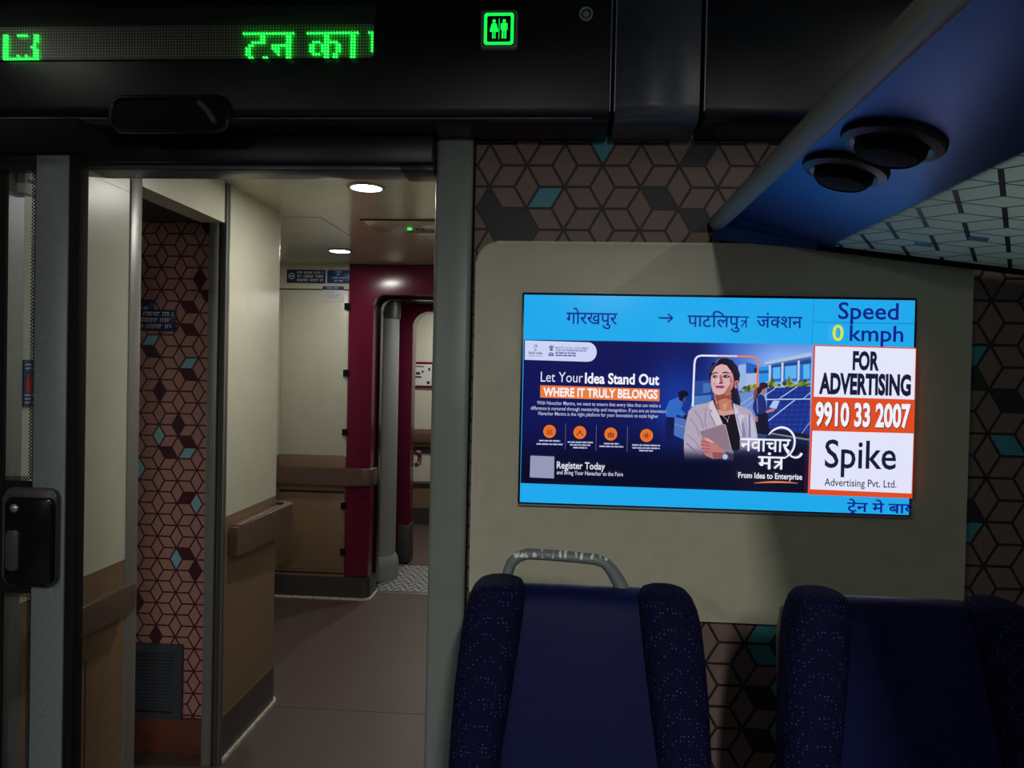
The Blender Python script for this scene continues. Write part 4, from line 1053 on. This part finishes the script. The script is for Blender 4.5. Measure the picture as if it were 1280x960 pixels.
for k in range(17):
    z = .168 + k*.0132
    MB().prism([(2.8445, z-.001), (2.8465, z-.003), (2.857, z+.006), (2.855, z+.008)], 'x', -1.69, -1.472, 'vent').build('slat', vg, smooth=0)

# gangway portal
def portal(name, x0, x1, zt, xo, zo, y0, y1, r, m, label):
    t = thing(name, label, 'door frame', ((x0+x1)/2, (y0+y1)/2, 0))
    hole = [(x0, .0)] + [(x0 + r - r*cos(a), zt - r + r*sin(a)) for a in [k*pi/20 for k in range(11)]] + [(x1 - r + r*sin(a), zt - r + r*cos(a)) for a in [k*pi/20 for k in range(11)]] + [(x1, .0)]
    out = [(xo, .0), (xo, zo), (x1 + (x0-xo), zo), (x1 + (x0-xo), .0)]
    return t, hole, out
gt, hole, out = portal('gangway_portal', -1.243, -.30, 1.985, -1.405, 2.18, 4.89, 5.09, .075, 'maroon', 'glossy maroon gangway portal in the far wall, nearest of two')
pts = [(x, max(z, .146)) for x, z in hole]
mb = MB().prism(out[:1] and [(-1.405, .146), (-1.405, 2.18), (-.25, 2.18), (-.25, .146)] + pts[::-1], 'y', 4.893, 5.09, 'maroon', .012, 3); mb.build('frame', gt)
MB().box(-.982, -.978, 4.8915, 4.9, 2.0, 2.178, 'maroon_dark').build('joint', gt, smooth=0)
ip = [(x+.0 if x < -.7 else x, z) for x, z in pts]
o_ = ip; i_ = [((x+.018) if x < -.75 else (x-.018), min(z, 2.2)-(.018 if z > 1.9 else 0)) for x, z in ip]
mb = MB()
mb.prism(o_ + i_[::-1], 'y', 5.03, 5.10, 'black_gloss', .004); mb.build('rubber_gasket', gt, label='black gasket inside the opening')
# gangway floor
gf = thing('gangway_plate', 'pale patterned tread plate on the gangway floor', 'floor plate', (-.8, 5.48, -.03))
MB().box(-1.27, -.2, 5.13, 5.84, -.03, .002, 'tread_dark', .002).build('plate', gf)
mb = MB()
for i in range(22):
    for j in range(14):
        x = -1.25 + i*.048 + (j % 2)*.024; y = 5.15 + j*.049
        if (i + j) % 2 or True:
            a = .7 if (i+j) % 2 else -.7; L_, W_ = .021, .010
            q = [(x + cos(a)*u - sin(a)*v, y + sin(a)*u + cos(a)*v) for u, v in ((-L_, -W_), (L_, -W_), (L_, W_), (-L_, W_))]
            mb.face([(p[0], p[1], .0035) for p in q], 'tread')
mb.build('raised_pattern', gf, smooth=0)
MB().box(-1.27, -.2, 5.06, 5.13, -.03, .004, 'steel', .002).build('threshold', gf, label='plain metal threshold strip')
# bellows column
bl = thing('gangway_bellows', 'pale grey padded gangway bellows behind the maroon frame', 'gangway bellows', (-1.31, 5.46, 0))
MB().lathe([(.122, .10), (.122, .5), (.121, 1.2), (.120, 1.865)], (-1.315, 5.46, 0), 'bellows', 36).build('column', bl)
MB().lathe([(.146, .0), (.148, .10), (.142, .14), (.126, .17), (.05, .17)], (-1.315, 5.46, .004), 'bellows', 36).build('foot', bl)
MB().lathe([(.126, 0), (.128, .02), (.128, .12), (.05, .14)], (-1.315, 5.46, 1.866), 'skirt', 36).build('head', bl, label='dark grey head')
MB().box(-1.5, -.1, 5.10, 5.84, 2.01, 2.06, 'skirt').build('ceiling_gangway', smooth=0, kind='structure')
MB().box(-1.60, -1.50, 5.10, 5.86, 0, 2.06, 'bellows').build('wall_gangway', smooth=0, kind='structure')
# second frame
g2, hole2, _ = portal('gangway_portal', -1.178, -.30, 1.955, -2.1, 2.2, 5.86, 6.05, .13, 'maroon', 'dark maroon portal of the next coach, seen through the gangway')
pts = [(x, max(z, .0)) for x, z in hole2]
mb = MB().prism([(-2.1, 0), (-2.1, 2.2), (.2, 2.2), (.2, 0)] + pts[::-1], 'y', 5.865, 6.03, 'maroon_dark', .02, 3); mb.build('frame', g2)
MB().box(-1.262, -1.172, 5.856, 6.04, 0, .30, 'skirt', .01).build('kick_plate', g2, label='grey kick plate')
# next coach
mb = MB().box(-2.1, -.1, 7.4, 7.46, .93, 2.25, 'cream').box(-2.1, -.1, 7.4, 7.46, 0, .93, 'dado')
mb.box(-2.1, -.1, 7.396, 7.4, .42, .69, 'cream').box(-2.1, -.1, 7.395, 7.4, .36, .40, 'seam').box(-2.1, -.1, 7.39, 7.4, 0, .16, 'skirt').box(-2.1, -.1, 7.385, 7.4, .70, .76, 'seam')
mb.build('wall_far.001', smooth=0, kind='structure')
MB().box(-2.15, -2.1, 5.9, 7.4, 0, 2.25, 'cream').build('wall_outer.001', smooth=0, kind='structure')
MB().box(-2.1, -.1, 5.9, 7.46, 2.2, 2.25, 'cream_ceiling').build('ceiling.002', smooth=0, kind='structure')
ps = thing('framed_notice', 'small notice in dark red frame on the next coach wall, through the gangway', 'notice', (-1.39, 7.39, 1.34))
MB().box(-1.52, -1.262, 7.38, 7.3995, 1.335, 1.585, 'maroon_dark', .004).build('frame', ps)
MB().box(-1.50, -1.285, 7.377, 7.385, 1.355, 1.562, 'white').build('sheet', ps, smooth=0)
for a in ((-1.455, -1.385, 1.43, 1.445), (-1.44, -1.40, 1.46, 1.485), (-1.47, -1.45, 1.48, 1.50), (-1.385, -1.365, 1.48, 1.50), (-1.47, -1.45, 1.41, 1.43), (-1.33, -1.305, 1.37, 1.40), (-1.32, -1.30, 1.50, 1.53), (-1.46, -1.36, 1.535, 1.545)):
    mb = MB(); mb.face([(a[0], 7.3765, a[2]), (a[1], 7.3765, a[2]), (a[1], 7.3765, a[3]), (a[0], 7.3765, a[3])], 'ink'); mb.build('black_symbol', ps, smooth=0)
hr = thing('handrail', 'short brown handrail end in the next coach, through the gangway', 'handrail', (-1.16, 6.1, .74))
MB().tube([(-1.16, 6.03, .84), (-1.152, 6.07, .845), (-1.15, 6.10, .84), (-1.15, 6.12, .80), (-1.15, 6.10, .755), (-1.16, 6.03, .75)], .018, 'rail', 12).build('bent_bar', hr)
rl = thing('handrail', 'brown handrail on the far wall of the next coach', 'handrail', (-1.1, 7.37, .80))
MB().box(-2.0, -.2, 7.355, 7.39, .80, .90, 'rail', .006).build('rail', rl); MB().box(-1.9, -.3, 7.388, 7.3995, .82, .88, 'skirt').build('mount', rl)

# ------------------------------------------------------------------ lamps
def downlight(x, y, z, label, power, R=.058):
    t = thing('downlight', label, 'lamp', (x, y, z-.012), group='round ceiling downlights of the vestibule')
    MB().lathe([(R+.014, 0), (R+.014, -.004), (R+.006, -.008), (R, -.007), (R, 0)], (x, y, z), 'steel', 36).build('ring', t)
    MB().lathe([(R-.001, .001), (R-.001, -.005), (R*.7, -.009), (.0005, -.010)], (x, y, z), 'lens', 36).build('lens', t, label='glowing white lens')
    L_ = bpy.data.lights.new('downlight_bulb', 'AREA'); L_.shape = 'DISK'; L_.size = R*1.9; L_.energy = power; L_.color = (1, .965, .89)
    lo = bpy.data.objects.new('downlight_bulb', L_); C.objects.link(lo); lo.parent = t; lo.location = (0, 0, -.0005)
downlight(-.752, 2.825, 2.18, 'brighter downlight in the vestibule ceiling just beyond the doorway', VEST_POWER)
downlight(-1.303, 4.343, 2.18, 'smaller looking downlight farther back, above the far wall notices', VEST_POWER*.62)
downlight(-.62, 5.5, 2.01, 'unseen fill light added inside the gangway ceiling, behind the maroon portal', VEST_POWER*1.1, .04)  # added out of sight to brighten the bellows and second portal
downlight(-.9, 6.8, 2.2, 'downlight in the ceiling of the next coach beyond the gangway', VEST_POWER*1.7)
cs = thing('ceiling_sensor', 'flush ceiling panel with tiny green light in the vestibule ceiling', 'sensor', (-.62, 3.58, 2.17))
MB().box(-.93, -.30, 3.435, 3.73, 2.172, 2.1802, 'cream_ceiling', .003).build('cover', cs)
MB().box(-.94, -.30, 3.428, 3.436, 2.174, 2.1802, 'seam').build('gap', cs, smooth=0)
MB().lathe([(.010, 0), (.010, -.004), (.0005, -.006)], (-.750, 3.617, 2.172), 'green_led', 16).build('green_light', cs, label='tiny green light')
for x in (-.712, -.688): MB().lathe([(.008, 0), (.008, -.003), (.0005, -.003)], (x, 3.617, 2.172), 'black_matt', 14).build('button', cs)
# saloon ceiling lamps (above and behind the viewer; two added fill lamps sit ahead)
def strip(x, label, power, y=-1.2, L=1.0, z=2.30):
    t = thing('ceiling_strip_lamp', label, 'lamp', (x, y, z), group='strip lamps of the saloon ceiling')
    MB().box(x-.04, x+.04, y-L/2-.02, y+L/2+.02, z+.01, 2.45, 'black', .006).build('housing', t)
    L_ = bpy.data.lights.new('strip_bulb', 'AREA'); L_.shape = 'RECTANGLE'; L_.size = .05; L_.size_y = L*.95; L_.energy = power; L_.color = (1, .975, .91)
    lo = bpy.data.objects.new('strip_bulb', L_); C.objects.link(lo); lo.parent = t; lo.location = (0, 0, .004)
strip(.275, 'dimmed slim ceiling strip lamp on the right of the saloon aisle', SALOON_POWER)
strip(-1.6, 'dimmed slim ceiling strip lamp on the left of the saloon aisle', SALOON_POWER*.4)
strip(1.0, 'unseen fill lamp added above the luggage rack at the right', 1.8, 1.1, .6, 2.40)  # added to light the glass shelf from above
strip(-1.55, 'unseen fill lamp added near the left end of the overhead panel', .7, 1.4, .3, 2.41)  # added to give the left end of the fascia its sheen
